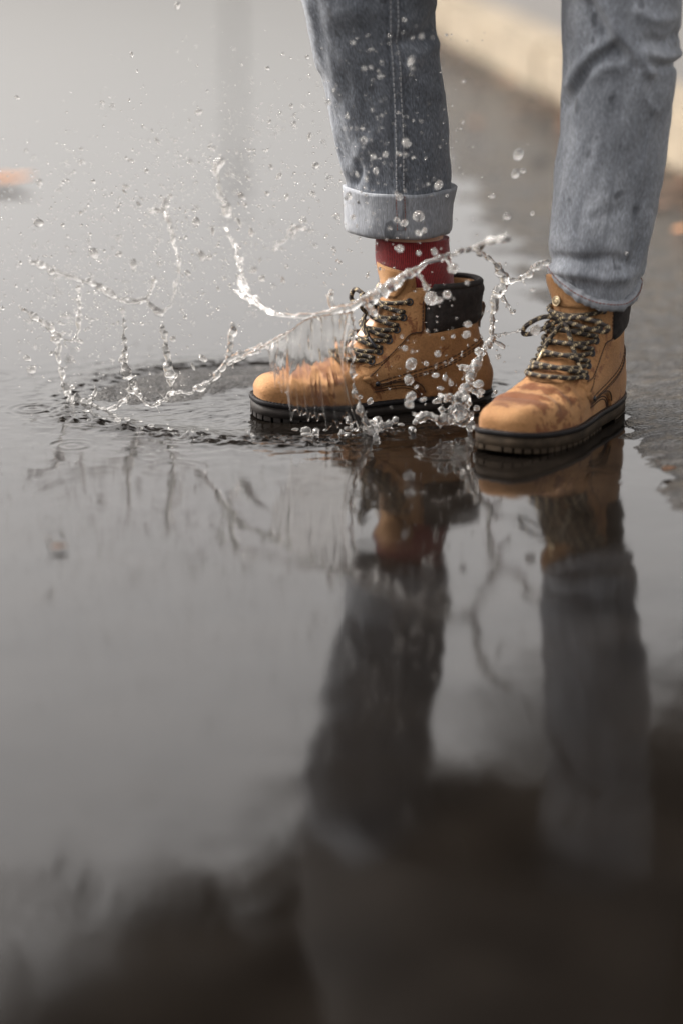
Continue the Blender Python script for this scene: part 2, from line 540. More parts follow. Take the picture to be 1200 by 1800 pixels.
# kerb and pavement
KA, KB = ground(1200, 312), ground(770, 66)
kd = (KB - KA).normalized(); kn = Vector((kd.y, -kd.x, 0))      # kn points to the pavement
KH = 0.13
kerb_root = empty('kerb', KA)
tag(kerb_root, 'cream stone kerb running along the wet road', 'kerb', kind='structure')
ang = math.atan2(kd.y, kd.x)
kerb_root.rotation_euler = (0, 0, ang)
SL, KW = 0.9, 0.17
bm = bmesh.new()
bmesh.ops.create_cube(bm, size=1.0)
for v in bm.verts:
    v.co = Vector((v.co.x * (SL - 0.008), v.co.y * KW, v.co.z * 0.26))
bmesh.ops.bevel(bm, geom=bm.edges[:], offset=0.014, segments=2, affect='EDGES')
kme = bpy.data.meshes.new('kerb_stone'); bm.to_mesh(kme); bm.free()
kme.materials.append(M['kerb'])
for i in range(-4, 24):
    o = bpy.data.objects.new('kerb_stone', kme); col.objects.link(o); o.parent = kerb_root
    o.location = ((i + 0.35) * SL, -KW / 2 + rnd.uniform(-.003, .003), KH - 0.13 + rnd.uniform(-.003, .003))
mb = MB(); mb.box(-6, -40, -0.3, 200, -KW - 0.004, KH - 0.012)
pv = mb.build('pavement', M['paving'], None, False)
pv.location = KA; pv.rotation_euler = (0, 0, ang)
tag(pv, 'grey pavement behind the cream kerb', 'pavement', kind='structure')

# ================================================================== BOOTS
ZK = [0.028, 0.045, 0.055, 0.062, 0.067, 0.070, 0.074, 0.080, 0.090, 0.100, 0.115, 0.130, 0.150, 0.170, 0.190]
XFK = [0.299, 0.300, 0.296, 0.287, 0.272, 0.256, 0.236, 0.214, 0.193, 0.178, 0.161, 0.150, 0.140, 0.134, 0.130]
XBK = [0.003, 0.001, 0.000, 0.001, 0.003, 0.004, 0.005, 0.007, 0.011, 0.014, 0.018, 0.020, 0.020, 0.018, 0.016]
SK = [0.0, 0.12, 0.40, 0.70, 1.0]
AZ = [0.028, 0.050, 0.062, 0.070, 0.080, 0.095, 0.115, 0.145, 0.190]
AT = [[0.038, 0.039, 0.038, 0.052, 0.054],
      [0.039, 0.040, 0.039, 0.052, 0.052],
      [0.038, 0.039, 0.040, 0.049, 0.048],
      [0.037, 0.038, 0.041, 0.047, 0.043],
      [0.036, 0.037, 0.041, 0.045, 0.038],
      [0.035, 0.036, 0.040, 0.041, 0.034],
      [0.034, 0.036, 0.039, 0.038, 0.032],
      [0.035, 0.037, 0.040, 0.038, 0.032],
      [0.037, 0.040, 0.044, 0.042, 0.035]]
AT = np.array(AT)
SZ, SZ0 = 0.757, 0.0085      # sole thickness
BL = 1.07      # boot length scale

class Surf:
    def __init__(self, side):      # side +1: medial side on +y (right foot), -1: left foot
        self.side = side
        zz = np.linspace(0.02, 0.21, 381)
        self.zz = zz
        self.xf = pchip(ZK, XFK, zz); self.xb = pchip(ZK, XBK, zz)
        self.A = np.array([pchip(AZ, AT[:, k], zz) for k in range(5)])
    def pt(self, phi, z, off=0.0, grow=0.0):
        """phi 0 heel .. pi toe on the +y side, pi..2pi back along the -y side"""
        zq = min(max(z, 0.0201), 0.2099)
        i = (zq - 0.02) / 0.19 * 380; k = int(i); f = i - k
        xf = self.xf[k]*(1-f) + self.xf[min(k+1, 380)]*f
        xb = self.xb[k]*(1-f) + self.xb[min(k+1, 380)]*f
        a = self.A[:, k]*(1-f) + self.A[:, min(k+1, 380)]*f
        s = (1 - math.cos(phi)) / 2
        A = float(np.interp(s, SK, a)) if False else self._a(s, a)
        sn = abs(math.sin(phi))
        e = 0.72 - 0.16 * s
        w = A * sn ** e
        sg = 1 if (phi % (2*math.pi)) < math.pi else -1
        x = xb + (xf - xb) * s
        cen = self.side * (0.010 * (x / 0.3) ** 2 - 0.004 * math.sin(math.pi * min(1, x / 0.3)))
        y = cen + sg * w
        if z < 0.075:               # the outer side of the ball is fuller
            y += 0.0
        spring = 0.010 * max(0.0, (x - 0.19) / 0.11) ** 2
        p = Vector((x * BL, y, z + spring + max(0, z - zq) * 0))
        return p
    def _a(self, s, a):
        # smooth blend of the five widths
        t = s
        for i in range(4):
            if t <= SK[i+1] or i == 3:
                u = (t - SK[i]) / (SK[i+1] - SK[i])
                u = u * u * (3 - 2 * u) * 0.5 + u * 0.5
                return a[i] * (1-u) + a[i+1] * u
    def nrm(self, phi, z):
        e = 0.02
        ph = phi
        for bad in (0.0, math.pi, 2*math.pi):
            if abs(ph - bad) < 0.03: ph = bad
        a = self.pt(ph + e, z) - self.pt(ph - e, z)
        b = self.pt(ph, z + 0.0015) - self.pt(ph, z - 0.0015)
        n = b.cross(a)
        n = n.normalized() if n.length > 1e-12 else Vector((1, 0, 0))
        c = Vector((0.10 if z < 0.09 else 0.075, 0, 0.02))
        if n.dot(self.pt(ph, z) - c) < 0: n = -n
        return n
    def on(self, phi, z, off):
        return self.pt(phi, z) + self.nrm(phi, z) * off
    def phi_of(self, x, z):
        """boot-length x (unscaled) -> phi on the +y side"""
        xf = float(np.interp(z, self.zz, self.xf)); xb = float(np.interp(z, self.zz, self.xb))
        s = min(max((x - xb) / (xf - xb), 0.0), 1.0)
        return math.acos(1 - 2 * s)

PS = 0.075      # metres per radian used while triangulating panels
def panel(surf, poly_xz, sg, off, mat, name, parent, puff=0.0, puffw=0.01, step=0.0042, uvp=False, phi_poly=None):
    """leather panel cut as a side-view outline and laid over the boot surface, with its own thickness"""
    P = []
    src = phi_poly if phi_poly is not None else [(surf.phi_of(x, z), z) for x, z in poly_xz]
    n = len(src)
    for i in range(n):
        a, b = src[i], src[(i+1) % n]
        L = math.hypot((a[0]-b[0]) * PS, a[1]-b[1])
        m = max(1, int(L / 0.003))
        for k in range(m):
            t = k / m
            P.append(((a[0] + (b[0]-a[0])*t) * PS, a[1] + (b[1]-a[1])*t))
    nb = len(P)
    pts = [Vector(p) for p in P]
    edges = [(i, (i+1) % nb) for i in range(nb)]
    xs_ = [p[0] for p in P]; zs_ = [p[1] for p in P]
    arr = np.array(P); arr2 = np.roll(arr, -1, 0)
    def inside(q):
        c = ((arr[:, 1] > q[1]) != (arr2[:, 1] > q[1]))
        with np.errstate(divide='ignore', invalid='ignore'):
            xi = arr[:, 0] + (q[1]-arr[:, 1]) * (arr2[:, 0]-arr[:, 0]) / (arr2[:, 1]-arr[:, 1])
        return (np.sum(c & (q[0] < xi)) % 2) == 1
    def edist(q):
        d = arr2 - arr; L2 = np.maximum((d**2).sum(1), 1e-14)
        t = np.clip(((np.array(q) - arr) * d).sum(1) / L2, 0, 1)
        return float(np.sqrt((((arr + d * t[:, None]) - np.array(q))**2).sum(1)).min())
    for gx in np.arange(min(xs_), max(xs_), step):
        for k, gz in enumerate(np.arange(min(zs_), max(zs_), step)):
            q = (gx + (step/2 if k % 2 else 0), gz)
            if inside(q) and edist(q) > step * 0.4:
                pts.append(Vector(q))
    res = delaunay_2d_cdt(pts, edges, [], 1, 1e-7)
    vo, fo = res[0], res[2]
    V, F = [], []
    bset = {}
    # boundary edges of the result
    cnt = {}
    for f in fo:
        for i in range(len(f)):
            e = (f[i], f[(i+1) % len(f)])
            cnt[tuple(sorted(e))] = cnt.get(tuple(sorted(e)), 0) + 1
    bverts = set(i for e, c in cnt.items() if c == 1 for i in e)
    for i, q in enumerate(vo):
        phi, z = q[0] / PS, q[1]
        ph = phi if sg > 0 else 2 * math.pi - phi
        o = off
        if i in bverts:
            o = off * 0.72
        elif puff:
            o = off + puff * float(sstep(0, puffw, edist((q[0], q[1])))) * (1 + 0.30*noise.noise(Vector((q[0]*150, q[1]*60, 3))) + 0.18*noise.noise(Vector((q[0]*330, q[1]*200, 8))))
        V.append(surf.on(ph, z, o))
    F = [tuple(f) for f in fo]
    # walls down into the surface
    base = len(V); mp = {}
    for i in bverts:
        q = vo[i]; phi, z = q[0]/PS, q[1]
        ph = phi if sg > 0 else 2*math.pi - phi
        mp[i] = len(V); V.append(surf.on(ph, z, -0.001))
    for f in fo:
        for i in range(len(f)):
            a, b = f[i], f[(i+1) % len(f)]
            if cnt[tuple(sorted((a, b)))] == 1:
                F.append((b, a, mp[a], mp[b]))
    o = mesh_obj(name, V, F, mat, parent)
    bm = bmesh.new(); bm.from_mesh(o.data)
    bmesh.ops.recalc_face_normals(bm, faces=bm.faces)
    bm.to_mesh(o.data); bm.free()
    return o

def ring_mesh(mb, c, n, r, tube, seg=20, sides=8, fill=None):
    n = n.normalized(); a = n.orthogonal().normalized(); b = n.cross(a)
    v, f = [], []
    for i in range(seg):
        t = 2*math.pi*i/seg
        d = a*math.cos(t) + b*math.sin(t)
        for k in range(sides):
            q = 2*math.pi*k/sides
            v.append(c + d*(r + tube*math.cos(q)) + n*tube*0.8*math.sin(q))
    for i in range(seg):
        for k in range(sides):
            f.append((i*sides+k, ((i+1) % seg)*sides+k, ((i+1) % seg)*sides+(k+1) % sides, i*sides+(k+1) % sides))
    mb.add(v, f)
def dome(mb, c, n, r, h, seg=18, rings=4, rot=0):
    n = n.normalized(); a = n.orthogonal().normalized(); b = n.cross(a)
    v, f = [], []
    for j in range(rings + 1):
        q = j / rings * math.pi / 2
        for i in range(seg):
            t = 2*math.pi*i/seg
            v.append(c + (a*math.cos(t) + b*math.sin(t)) * r * math.cos(q*0.98) + n*h*math.sin(q))
    for j in range(rings):
        for i in range(seg):
            f.append((j*seg+i, j*seg+(i+1) % seg, (j+1)*seg+(i+1) % seg, (j+1)*seg+i))
    f.append(tuple(rings*seg+i for i in range(seg)))
    mb.add(v, f)

def make_boot(person, side, loc, yaw, roll, label, wet, bow, pitch=0.0):
    S = Surf(side)
    vis = 1                                    # the +y side faces the camera on both boots
    # ---- upper: one lofted shell
    zl = list(np.linspace(0.026, 0.058, 14)) + list(np.linspace(0.0595, 0.076, 18)) + list(np.linspace(0.079, 0.180, 30))
    NP = 112
    V, F = [], []
    crs = []
    for z in zl:
        for k in range(NP):
            ph = 2*math.pi*k/NP
            p = S.pt(ph, z)
            # flex creases over the vamp
            s = (p.x / BL)
            if 0.17 < s < 0.26 and 0.045 < z < 0.095:
                cr = math.sin((s - 0.17 + 0.25*(z-0.06)) / 0.021 * 2*math.pi + 2.0*noise.noise(Vector((p.y*40, s*20, side*3))))
                wgt = float(sstep(0.17, 0.195, s) * sstep(0.26, 0.235, s) * sstep(0.045, 0.062, z))
                p = p + S.nrm(ph, z) * (0.0022 * cr * wgt)
            p = p + S.nrm(ph, z) * 0.0012 * noise.noise(Vector((p.x*38, p.y*38, p.z*38 + side*9)))
            V.append(p)
    nz = len(zl)
    for j in range(nz - 1):
        for k in range(NP):
            F.append((j*NP+k, j*NP+(k+1) % NP, (j+1)*NP+(k+1) % NP, (j+1)*NP+k))
    # inner lining wall
    for dz, off in ((0.002, -0.003), (-0.002, -0.006), (-0.05, -0.007), (-0.10, -0.008)):
        b0 = len(V)
        for k in range(NP):
            V.append(S.on(2*math.pi*k/NP, 0.180 + dz, off) if dz > -0.04 else S.on(2*math.pi*k/NP, 0.180 + dz, off))
        for k in range(NP):
            F.append((b0-NP+k, b0-NP+(k+1) % NP, b0+(k+1) % NP, b0+k))
    F.append(tuple(reversed(range(NP))))
    boot = mesh_obj('boot', V, F, M['leather'], person)
    boot['label'] = label
    boot.location = loc
    boot.rotation_euler = (roll, pitch, yaw)
    boot.scale = (1, 1, 0.985)
    L = M['leather']
    # ---- quarters with eyestay, both sides
    quarter = [(0.176, 0.079), (0.172, 0.070), (0.166, 0.060), (0.160, 0.0545), (0.148, 0.056), (0.135, 0.0575), (0.120, 0.0575), (0.108, 0.054),
               (0.100, 0.047), (0.096, 0.0385), (0.094, 0.0345), (0.05, 0.0345), (0.0, 0.0345), (0.0, 0.06), (0.0, 0.09), (0.0, 0.128),
               (0.030, 0.1275), (0.060, 0.1245), (0.090, 0.121), (0.0945, 0.124), (0.0955, 0.14), (0.095, 0.16), (0.0935, 0.1795),
               (0.112, 0.1785), (0.1185, 0.172), (0.1225, 0.160), (0.127, 0.146), (0.134, 0.130), (0.144, 0.114), (0.157, 0.099), (0.168, 0.0875), (0.175, 0.0825)]
    for sg in (1, -1):
        panel(S, quarter, sg, 0.0022, L, 'quarter_panel', boot)
    # eyestay doubler and lower swoosh panel give the layered leather edges
    stay = [(0.094, 0.1785), (0.111, 0.1775), (0.1175, 0.171), (0.1215, 0.160), (0.126, 0.146), (0.133, 0.130), (0.143, 0.114), (0.156, 0.099),
            (0.167, 0.0875), (0.174, 0.0815), (0.165, 0.0785), (0.150, 0.083), (0.135, 0.094), (0.121, 0.108), (0.112, 0.119), (0.104, 0.1215), (0.096, 0.1225), (0.0955, 0.14), (0.095, 0.16)]
    for sg in (1, -1):
        panel(S, stay, sg, 0.0034, L, 'eyestay', boot)
    heel = [(0.0, 0.0345), (0.0, 0.06), (0.0, 0.09), (0.0, 0.108), (0.022, 0.1015), (0.050, 0.088), (0.080, 0.077), (0.110, 0.0695), (0.140, 0.063), (0.159, 0.0575),
            (0.148, 0.0575), (0.135, 0.0588), (0.120, 0.0588), (0.107, 0.0555), (0.098, 0.0475), (0.0945, 0.0385), (0.093, 0.0345), (0.05, 0.0345)]
    for sg in (1, -1):
        panel(S, heel, sg, 0.0036, L, 'heel_panel', boot)
    # ---- padded collar
    collar = [(0.0, 0.1285), (0.030, 0.128), (0.060, 0.125), (0.088, 0.1215), (0.0935, 0.125), (0.0945, 0.14), (0.0940, 0.16), (0.0920, 0.1815),
              (0.07, 0.1835), (0.04, 0.185), (0.0, 0.187)]
    for sg in (1, -1):
        panel(S, collar, sg, 0.0022, M['collar'], 'padded_collar', boot, puff=0.0045, puffw=0.011)
    # rolled collar top and pull tab at the back
    mb = MB()
    path = [S.on(ph, 0.183, 0.0005) for ph in np.linspace(-1.75, 1.75, 40)]
    mb.tube(path, 0.0046, 10)
    mb.build('collar_roll', M['collar'], boot)
    mb = MB()
    v = []
    for i, (z, o) in enumerate([(0.118, 0.004), (0.128, 0.006), (0.138, 0.0105), (0.148, 0.0125), (0.154, 0.0105), (0.152, 0.008), (0.140, 0.0075), (0.130, 0.0055)]):
        c = S.on(0.0, z, o)
        for yy in (-0.010, -0.007, 0.007, 0.010):
            v.append(c + Vector((0.0012 if abs(yy) > 0.008 else 0, yy, 0)))
    f = [(i*4+k, i*4+k+1, (i+1)*4+k+1, (i+1)*4+k) for i in range(7) for k in range(3)]
    mb.add(v, f); mb.build('pull_tab', L, boot)
    # ---- tongue
    V, F, nu, nvv = [], [], 15, 26
    for lay in (0, 1):
        for j in range(nvv):
            z = 0.085 + (0.207 - 0.085) * j / (nvv - 1)
            zz = min(z, 0.188)
            dl = 0.62 + 0.35 * float(sstep(0.10, 0.17, z))
            out = 0.0012 + 0.010 * float(sstep(0.168, 0.21, z)) - 0.0035 * lay
            for i in range(nu):
                u = -1 + 2 * i / (nu - 1)
                ph = math.pi + u * dl
                cut = 0.006 * abs(u) ** 3 * float(sstep(0.18, 0.207, z))
                p = S.on(ph, zz, out) + Vector((0.0, 0, max(0, z - 0.188) - cut))
                p += Vector((0.0015 * math.cos(u * 9 + j * 0.3), 0, 0)) * (1 if lay == 0 else 0)
                V.append(p)
    for lay in (0, 1):
        for j in range(nvv - 1):
            for i in range(nu - 1):
                b0 = lay*nu*nvv
                q = (b0+j*nu+i, b0+j*nu+i+1, b0+(j+1)*nu+i+1, b0+(j+1)*nu+i)
                F.append(q if lay == 0 else q[::-1])
    o1 = nu*nvv
    for i in range(nu - 1):
        a = (nvv-1)*nu + i
        F.append((a, a+1, o1+a+1, o1+a))
    for j in range(nvv - 1):
        for i in (0, nu - 1):
            a = j*nu + i
            F.append((a, a+nu, o1+a+nu, o1+a))
    mesh_obj('tongue', V, F, L, boot)
    # tongue flap folded over the top with a stud
    V, F = [], []
    for j in range(10):
        t = j / 9
        z = 0.2075 - 0.040 * t
        for i in range(13):
            u = -1 + 2*i/12
            ph = math.pi + u * (0.80 - 0.28 * t * t)
            p = S.on(ph, min(z, 0.188), 0.0045 + 0.0085 * float(sstep(0.168, 0.21, z)) + 0.0012*math.sin(t*math.pi)) + Vector((0, 0, max(0, z-0.188) - 0.005*abs(u)**3*(1-t)))
            V.append(p)
    F = [(j*13+i, j*13+i+1, (j+1)*13+i+1, (j+1)*13+i) for j in range(9) for i in range(12)]
    fl = mesh_obj('tongue_flap', V, F, L, boot)
    md = fl.modifiers.new('thickness', 'SOLIDIFY'); md.thickness = 0.0022; md.offset = -1
    mb = MB(); zc = 0.181
    nn = S.nrm(math.pi + 0.22, 0.174)
    cst = S.on(math.pi + 0.22, 0.1735, 0.0085)
    ring_mesh(mb, cst, nn, 0.0058, 0.0012); dome(mb, cst - nn*0.001, nn, 0.0056, 0.0022)
    for q in range(5):
        aa = q * 2 * math.pi / 5
        dome(mb, cst + nn*0.0008 + (nn.orthogonal().normalized()*math.cos(aa) + nn.cross(nn.orthogonal().normalized())*math.sin(aa))*0.003, nn, 0.0010, 0.0016, 8, 2)
    mb.build('tongue_stud', M['brass'], boot)
    # ---- eyelets
    EY = [(0.1615, 0.0865), (0.1500, 0.0985), (0.1375, 0.1125), (0.1275, 0.1270), (0.1195, 0.1430), (0.1120, 0.1640)]
    eyep = {1: [], -1: []}
    for sg in (1, -1):
        for (x, z) in EY:
            ph = S.phi_of(x, z); ph = ph if sg > 0 else 2*math.pi - ph
            n = S.nrm(ph, z); c = S.on(ph, z, 0.0038)
            mb = MB(); ring_mesh(mb, c, n, 0.0040, 0.0012); dome(mb, c - n*0.0012, n, 0.0036, 0.0006, 16, 2)
            mb.build('eyelet', M['metal'], boot)
            eyep[sg].append((ph, z))
    for sg in (1, -1):
        ph = S.phi_of(0.1565, 0.060); ph = ph if sg > 0 else 2*math.pi - ph
        mb = MB(); dome(mb, S.on(ph, 0.060, 0.0036), S.nrm(ph, 0.060), 0.0036, 0.0018); mb.build('rivet', M['metal'], boot)
    # ---- stitching rows
    def offset_line(pts, dz=0.0, dx=0.0): return [(x + dx, z + dz) for x, z in pts]
    st_lines = []
    sw = [(0.004, 0.1065), (0.022, 0.1000), (0.050, 0.0865), (0.080, 0.0757), (0.110, 0.0682), (0.140, 0.0617), (0.154, 0.0583)]
    st_lines += [(sw, 0.0037), (offset_line(sw, 0.0045), 0.0026), (offset_line(sw, -0.0032), 0.0037)]
    lo_ = [(0.158, 0.0562), (0.148, 0.0565), (0.135, 0.0578), (0.120, 0.0578), (0.108, 0.0545), (0.100, 0.047), (0.0965, 0.039)]
    st_lines += [(offset_line(lo_, -0.004, 0.001), 0.0006), (offset_line(lo_, -0.0075, 0.002), 0.0006), (offset_line(lo_, 0.0032, -0.003), 0.0038)]
    ey_ = [(0.097, 0.165), (0.0975, 0.14), (0.0985, 0.1255), (0.105, 0.1235), (0.1135, 0.121), (0.1225, 0.110), (0.1365, 0.096), (0.151, 0.0850), (0.165, 0.0805)]
    st_lines += [(ey_, 0.0036), ([(0.118, 0.119), (0.128, 0.105), (0.140, 0.092), (0.155, 0.078), (0.166, 0.070)], 0.0024)]
    for sg in (1, -1):
        mb = MB()
        for ln, off in st_lines:
            pp = spline(ln, 14)
            acc = 0.0
            for i in range(0, len(pp) - 1):
                if i % 3 == 2: continue
                a, b = pp[i], pp[i+1]
                q = []
                for w in (a, b):
                    ph = S.phi_of(w[0], w[1]); ph = ph if sg > 0 else 2*math.pi - ph
                    q.append(S.on(ph, w[1], off))
                mb.tube(q, 0.0008, 5)
        mb.build('stitching', M['thread'], boot)
    # ---- sole: welt, midsole, lugs, heel block
    def outline(z, grow, n=96):
        out = []
        for k in range(n):
            ph = 2*math.pi*k/n
            p = S.pt(ph, 0.032)
            nn = S.nrm(ph, 0.032); nn.z = 0; nn.normalize()
            p = p + nn * grow
            sp = 0.010 * max(0.0, (p.x/BL - 0.19)/0.11) ** 2
            out.append(Vector((p.x, p.y, z * SZ + SZ0 + sp)))
        return out
    def slab(name, zs_gr, mat):
        V, F = [], []
        n = 96
        for z, g in zs_gr: V += outline(z, g, n)
        for j in range(len(zs_gr) - 1):
            for k in range(n): F.append((j*n+k, j*n+(k+1) % n, (j+1)*n+(k+1) % n, (j+1)*n+k))
        F.append(tuple(reversed(range(n)))); F.append(tuple((len(zs_gr)-1)*n+k for k in range(n)))
        return mesh_obj(name, V, F, mat, boot)
    sm = M['wetgum'] if wet else M['gum']
    slab('welt', [(0.0265, 0.0035), (0.0275, 0.0058), (0.0335, 0.0060), (0.0350, 0.0050), (0.0353, 0.0025), (0.0353, -0.004)], M['welt'])
    slab('midsole', [(0.0085, 0.0030), (0.0095, 0.0042), (0.0262, 0.0045)], sm)
    # welt stitches: raised ridged rand
    mb = MB(); wpts = outline(0.0352, 0.0040, 240)
    for k in range(0, 240, 2):
        a, b = wpts[k], wpts[(k+1) % 240]
        mb.tube([a, b], 0.0011, 5)
    mb.build('welt_stitching', M['thread'] if not wet else M['welt'], boot)
    # perimeter lugs on the forefoot, heel lugs at the back
    ring = outline(0.0, 0.0044, 720)
    ring_in = outline(0.0, -0.016, 720)
    def lug(k0, k1, ztop, zbot):
        ks = [int(round(k0 + (k1-k0)*i/4)) % 720 for i in range(5)]
        V = []
        for z, t in ((ztop, 0.0), (zbot + 0.0015, 0.0), (zbot, 0.0012)):
            for k in ks: V.append(Vector((ring[k].x, ring[k].y, ring[k].z + z * SZ)) + (ring_in[k]-ring[k]).normalized() * t)
        for z in (zbot, ztop):
            for k in ks: V.append(Vector((ring_in[k].x, ring_in[k].y, ring_in[k].z + z * SZ)))
        F = []
        for j in range(4):
            for i in range(4): F.append((j*5+i, j*5+i+1, (j+1)*5+i+1, (j+1)*5+i))
        for i in range(4): F.append((20+i, 20+i+1, i+1, i))
        F.append((0, 5, 10, 15, 20)); F.append((4, 9, 14, 19, 24)[::-1])
        o = mesh_obj('lug', V, F, sm, boot, smooth=False)
        bm = bmesh.new(); bm.from_mesh(o.data); bmesh.ops.recalc_face_normals(bm, faces=bm.faces); bm.to_mesh(o.data); bm.free()
    # spread along arc length
    arc = [0.0]
    for k in range(720): arc.append(arc[-1] + (ring[(k+1) % 720] - ring[k]).length)
    k = 0
    pitchl = 0.0125
    tot = arc[-1]; nl = int(tot / pitchl)
    for i in range(nl):
        a0 = i * tot / nl; a1 = a0 + tot / nl * 0.74
        k0 = int(np.searchsorted(arc, a0)); k1 = int(np.searchsorted(arc, a1))
        xm = ring[((k0+k1)//2) % 720].x / BL
        if xm > 0.122: lug(k0, k1, 0.0090, 0.0)
    # heel block: a solid stack with three grooves
    V, F = [], []
    hb = [p for p in outline(0.0, 0.0046, 240) if p.x / BL < 0.082]
    # order: from +y front round the back to -y front
    idx = [k for k in range(240) if outline and True]
    full = outline(0.0, 0.0046, 240)
    seq = [full[k % 240] for k in range(-120, 121) if full[k % 240].x / BL < 0.082]
    n = len(seq)
    for z, g in ((0.0, 0.985), (0.0015, 1.0), (0.0045, 1.0), (0.0055, 0.975), (0.0065, 1.0), (0.0092, 1.0)):
        for p in seq: V.append(Vector((0.04 + (p.x - 0.04) * g, p.y * g, z * SZ + SZ0)))
    for j in range(5):
        for i in range(n): F.append((j*n+i, j*n+(i+1) % n, (j+1)*n+(i+1) % n, (j+1)*n+i))
    F.append(tuple(range(n))); F.append(tuple(5*n+i for i in range(n)))
    o = mesh_obj('heel_block', V, F, sm, boot, smooth=False)
    bm = bmesh.new(); bm.from_mesh(o.data); bmesh.ops.recalc_face_normals(bm, faces=bm.faces); bm.to_mesh(o.data); bm.free()
    # ---- laces: crossing rows over the tongue
    def over(pha, za, phb, zb, lift=0.0062, n=16):
        out = []
        for i in range(n + 1):
            t = i / n
            ph = pha + (phb - pha) * t; z = za + (zb - za) * t
            h = 0.0030 + (lift - 0.0030 + 0.0015) * math.sin(math.pi * t) ** 0.7
            out.append(S.on(ph, z, h + 0.0006*math.sin(t*23)))
        return out
    LR = 0.0031
    for i in range(6):
        (pa, za), (pb, zb) = eyep[1][i], eyep[-1][i]
        mb = MB()
        if i == 0:
            mb.tube(over(pa, za, pb, zb), LR, 8)
        else:
            (qa, ya), (qb, yb) = eyep[1][i-1], eyep[-1][i-1]
            dz = 0.35
            mb.tube(over(pa, za, pb - 0.02, za*dz + yb*(1-dz), 0.0070), LR, 8)
            mb.tube(over(qa + 0.02, zb*dz + ya*(1-dz), pb, zb, 0.0098), LR, 8)
        mb.build('lace', M['lace'], boot)
    # knot, bow loops and ends
    zc = 0.150
    kc = S.on(math.pi, zc, 0.012)
    mb = MB()
    for q in range(3):
        aa = q * 1.1
        mb.tube([kc + Vector((0.002*math.cos(t*2*math.pi), 0.0085*math.cos(t*2*math.pi+aa), 0.006*math.sin(t*2*math.pi))) for t in np.linspace(0, 1, 16)], LR, 8)
    mb.build('lace_knot', M['lace'], boot)
    for nm, pts in bow:
        mb = MB()
        pp = [kc + Vector(p) for p in pts]
        sm_ = spline([tuple(p) for p in pp], 8)
        mb.tube(sm_, LR, 8)
        mb.build(nm, M['lace'], boot)
        if nm == 'lace_end':
            mb = MB(); e = Vector(sm_[-1]); d = (e - Vector(sm_[-4])).normalized()
            mb.tube([e - d*0.002, e + d*0.020], 0.0021, 8); mb.build('aglet', M['brass'] if not wet else M['metal'], boot)
    return boot, S

# the person: an Empty on the road under the two feet
person = empty('person', (0.2, -0.03, 0.0))
tag(person, 'person in rolled grey jeans and tan work boots stamping in the puddle', 'person')
def P_(v): return Vector(v) - Vector((0.2, -0.03, 0.0))

A1, A2 = R(15), R(60)
yaw1 = math.atan2(-math.sin(A1), -math.cos(A1)); yaw2 = math.atan2(-math.sin(A2), -math.cos(A2))
bow2 = [('lace_loop', [(0, 0, 0), (0.010, -0.022, 0.004), (0.014, -0.044, -0.008), (0.012, -0.050, -0.020), (0.010, -0.036, -0.018), (0.004, -0.010, -0.003), (0, 0, 0)]),
        ('lace_loop', [(0, 0, 0), (0.006, 0.020, 0.007), (0.004, 0.042, 0.004), (-0.004, 0.058, -0.004), (-0.002, 0.052, -0.010), (0.006, 0.026, -0.004), (0, 0, 0)]),
        ('lace_end', [(0, 0, 0), (0.008, 0.010, -0.012), (0.012, 0.018, -0.030), (0.016, 0.028, -0.048)]),
        ('lace_end', [(0, 0, 0), (0.010, -0.008, -0.014), (0.016, -0.014, -0.026), (0.022, -0.016, -0.034)])]
bow1 = [('lace_loop', [(0, 0, 0), (0.012, -0.010, 0.016), (0.018, -0.024, 0.018), (0.020, -0.030, 0.004), (0.010, -0.014, -0.002), (0, 0, 0)]),
        ('lace_loop', [(0, 0, 0), (0.010, 0.010, 0.014), (0.020, 0.022, 0.020), (0.022, 0.024, 0.006), (0.010, 0.010, -0.006), (0, 0, 0)]),
        ('lace_end', [(0, 0, 0), (0.014, 0.012, -0.010), (0.018, 0.022, -0.024), (0.014, 0.030, -0.034)])]
H1 = Vector((0.196, 0.040, -0.0210)); H2 = Vector((0.3555, 0.003, -0.0125))
boot1, S1 = make_boot(person, 1, P_(H1), yaw1, 0, 'splashed tan boot stamping behind the sheet of water, red sock above', True, bow1)
boot2, S2 = make_boot(person, -1, P_(H2), yaw2, 0, 'tan boot on the right, wet-stained toe turned towards the camera', False, bow2)

# ================================================================== JEANS, SOCKS, BODY
class Leg:
    """loft of horizontal rings; rows give photo height, left and right edge, and distance Y"""
    def __init__(self, rows, upper, folds, seed, hem=None):
        self.folds, self.seed, self.hem = folds, seed, hem
        C, HW = [], []
        for py, xl, xr, Y in rows:
            c = at((xl+xr)/2, py, Y); C.append(c); HW.append((xr-xl)/2*mpp(c))
        for c, hw in upper: C.append(Vector(c)); HW.append(hw)
        z = np.array([c.z for c in C]); o = np.argsort(z)
        self.z = z[o]; self.cx = np.array([c.x for c in C])[o]; self.cy = np.array([c.y for c in C])[o]; self.hw = np.array(HW)[o]
        self.z0, self.z1 = self.z[0], self.z[-1]
    def ring(self, z):
        return float(pchip(self.z, self.cx, z)), float(pchip(self.z, self.cy, z)), float(pchip(self.z, self.hw, z))
    def base(self, phi, z, off=0.0):
        cx, cy, hw = self.ring(z)
        return Vector((cx + (hw+off)*math.sin(phi), cy - (hw*0.98+off)*math.cos(phi), z))
def project(p):
    d = p - CAM
    f = d.y*_cp - d.z*_sp; u = d.x; v = d.y*_sp + d.z*_cp
    return 600 + FPX*u/f, 900 - FPX*v/f

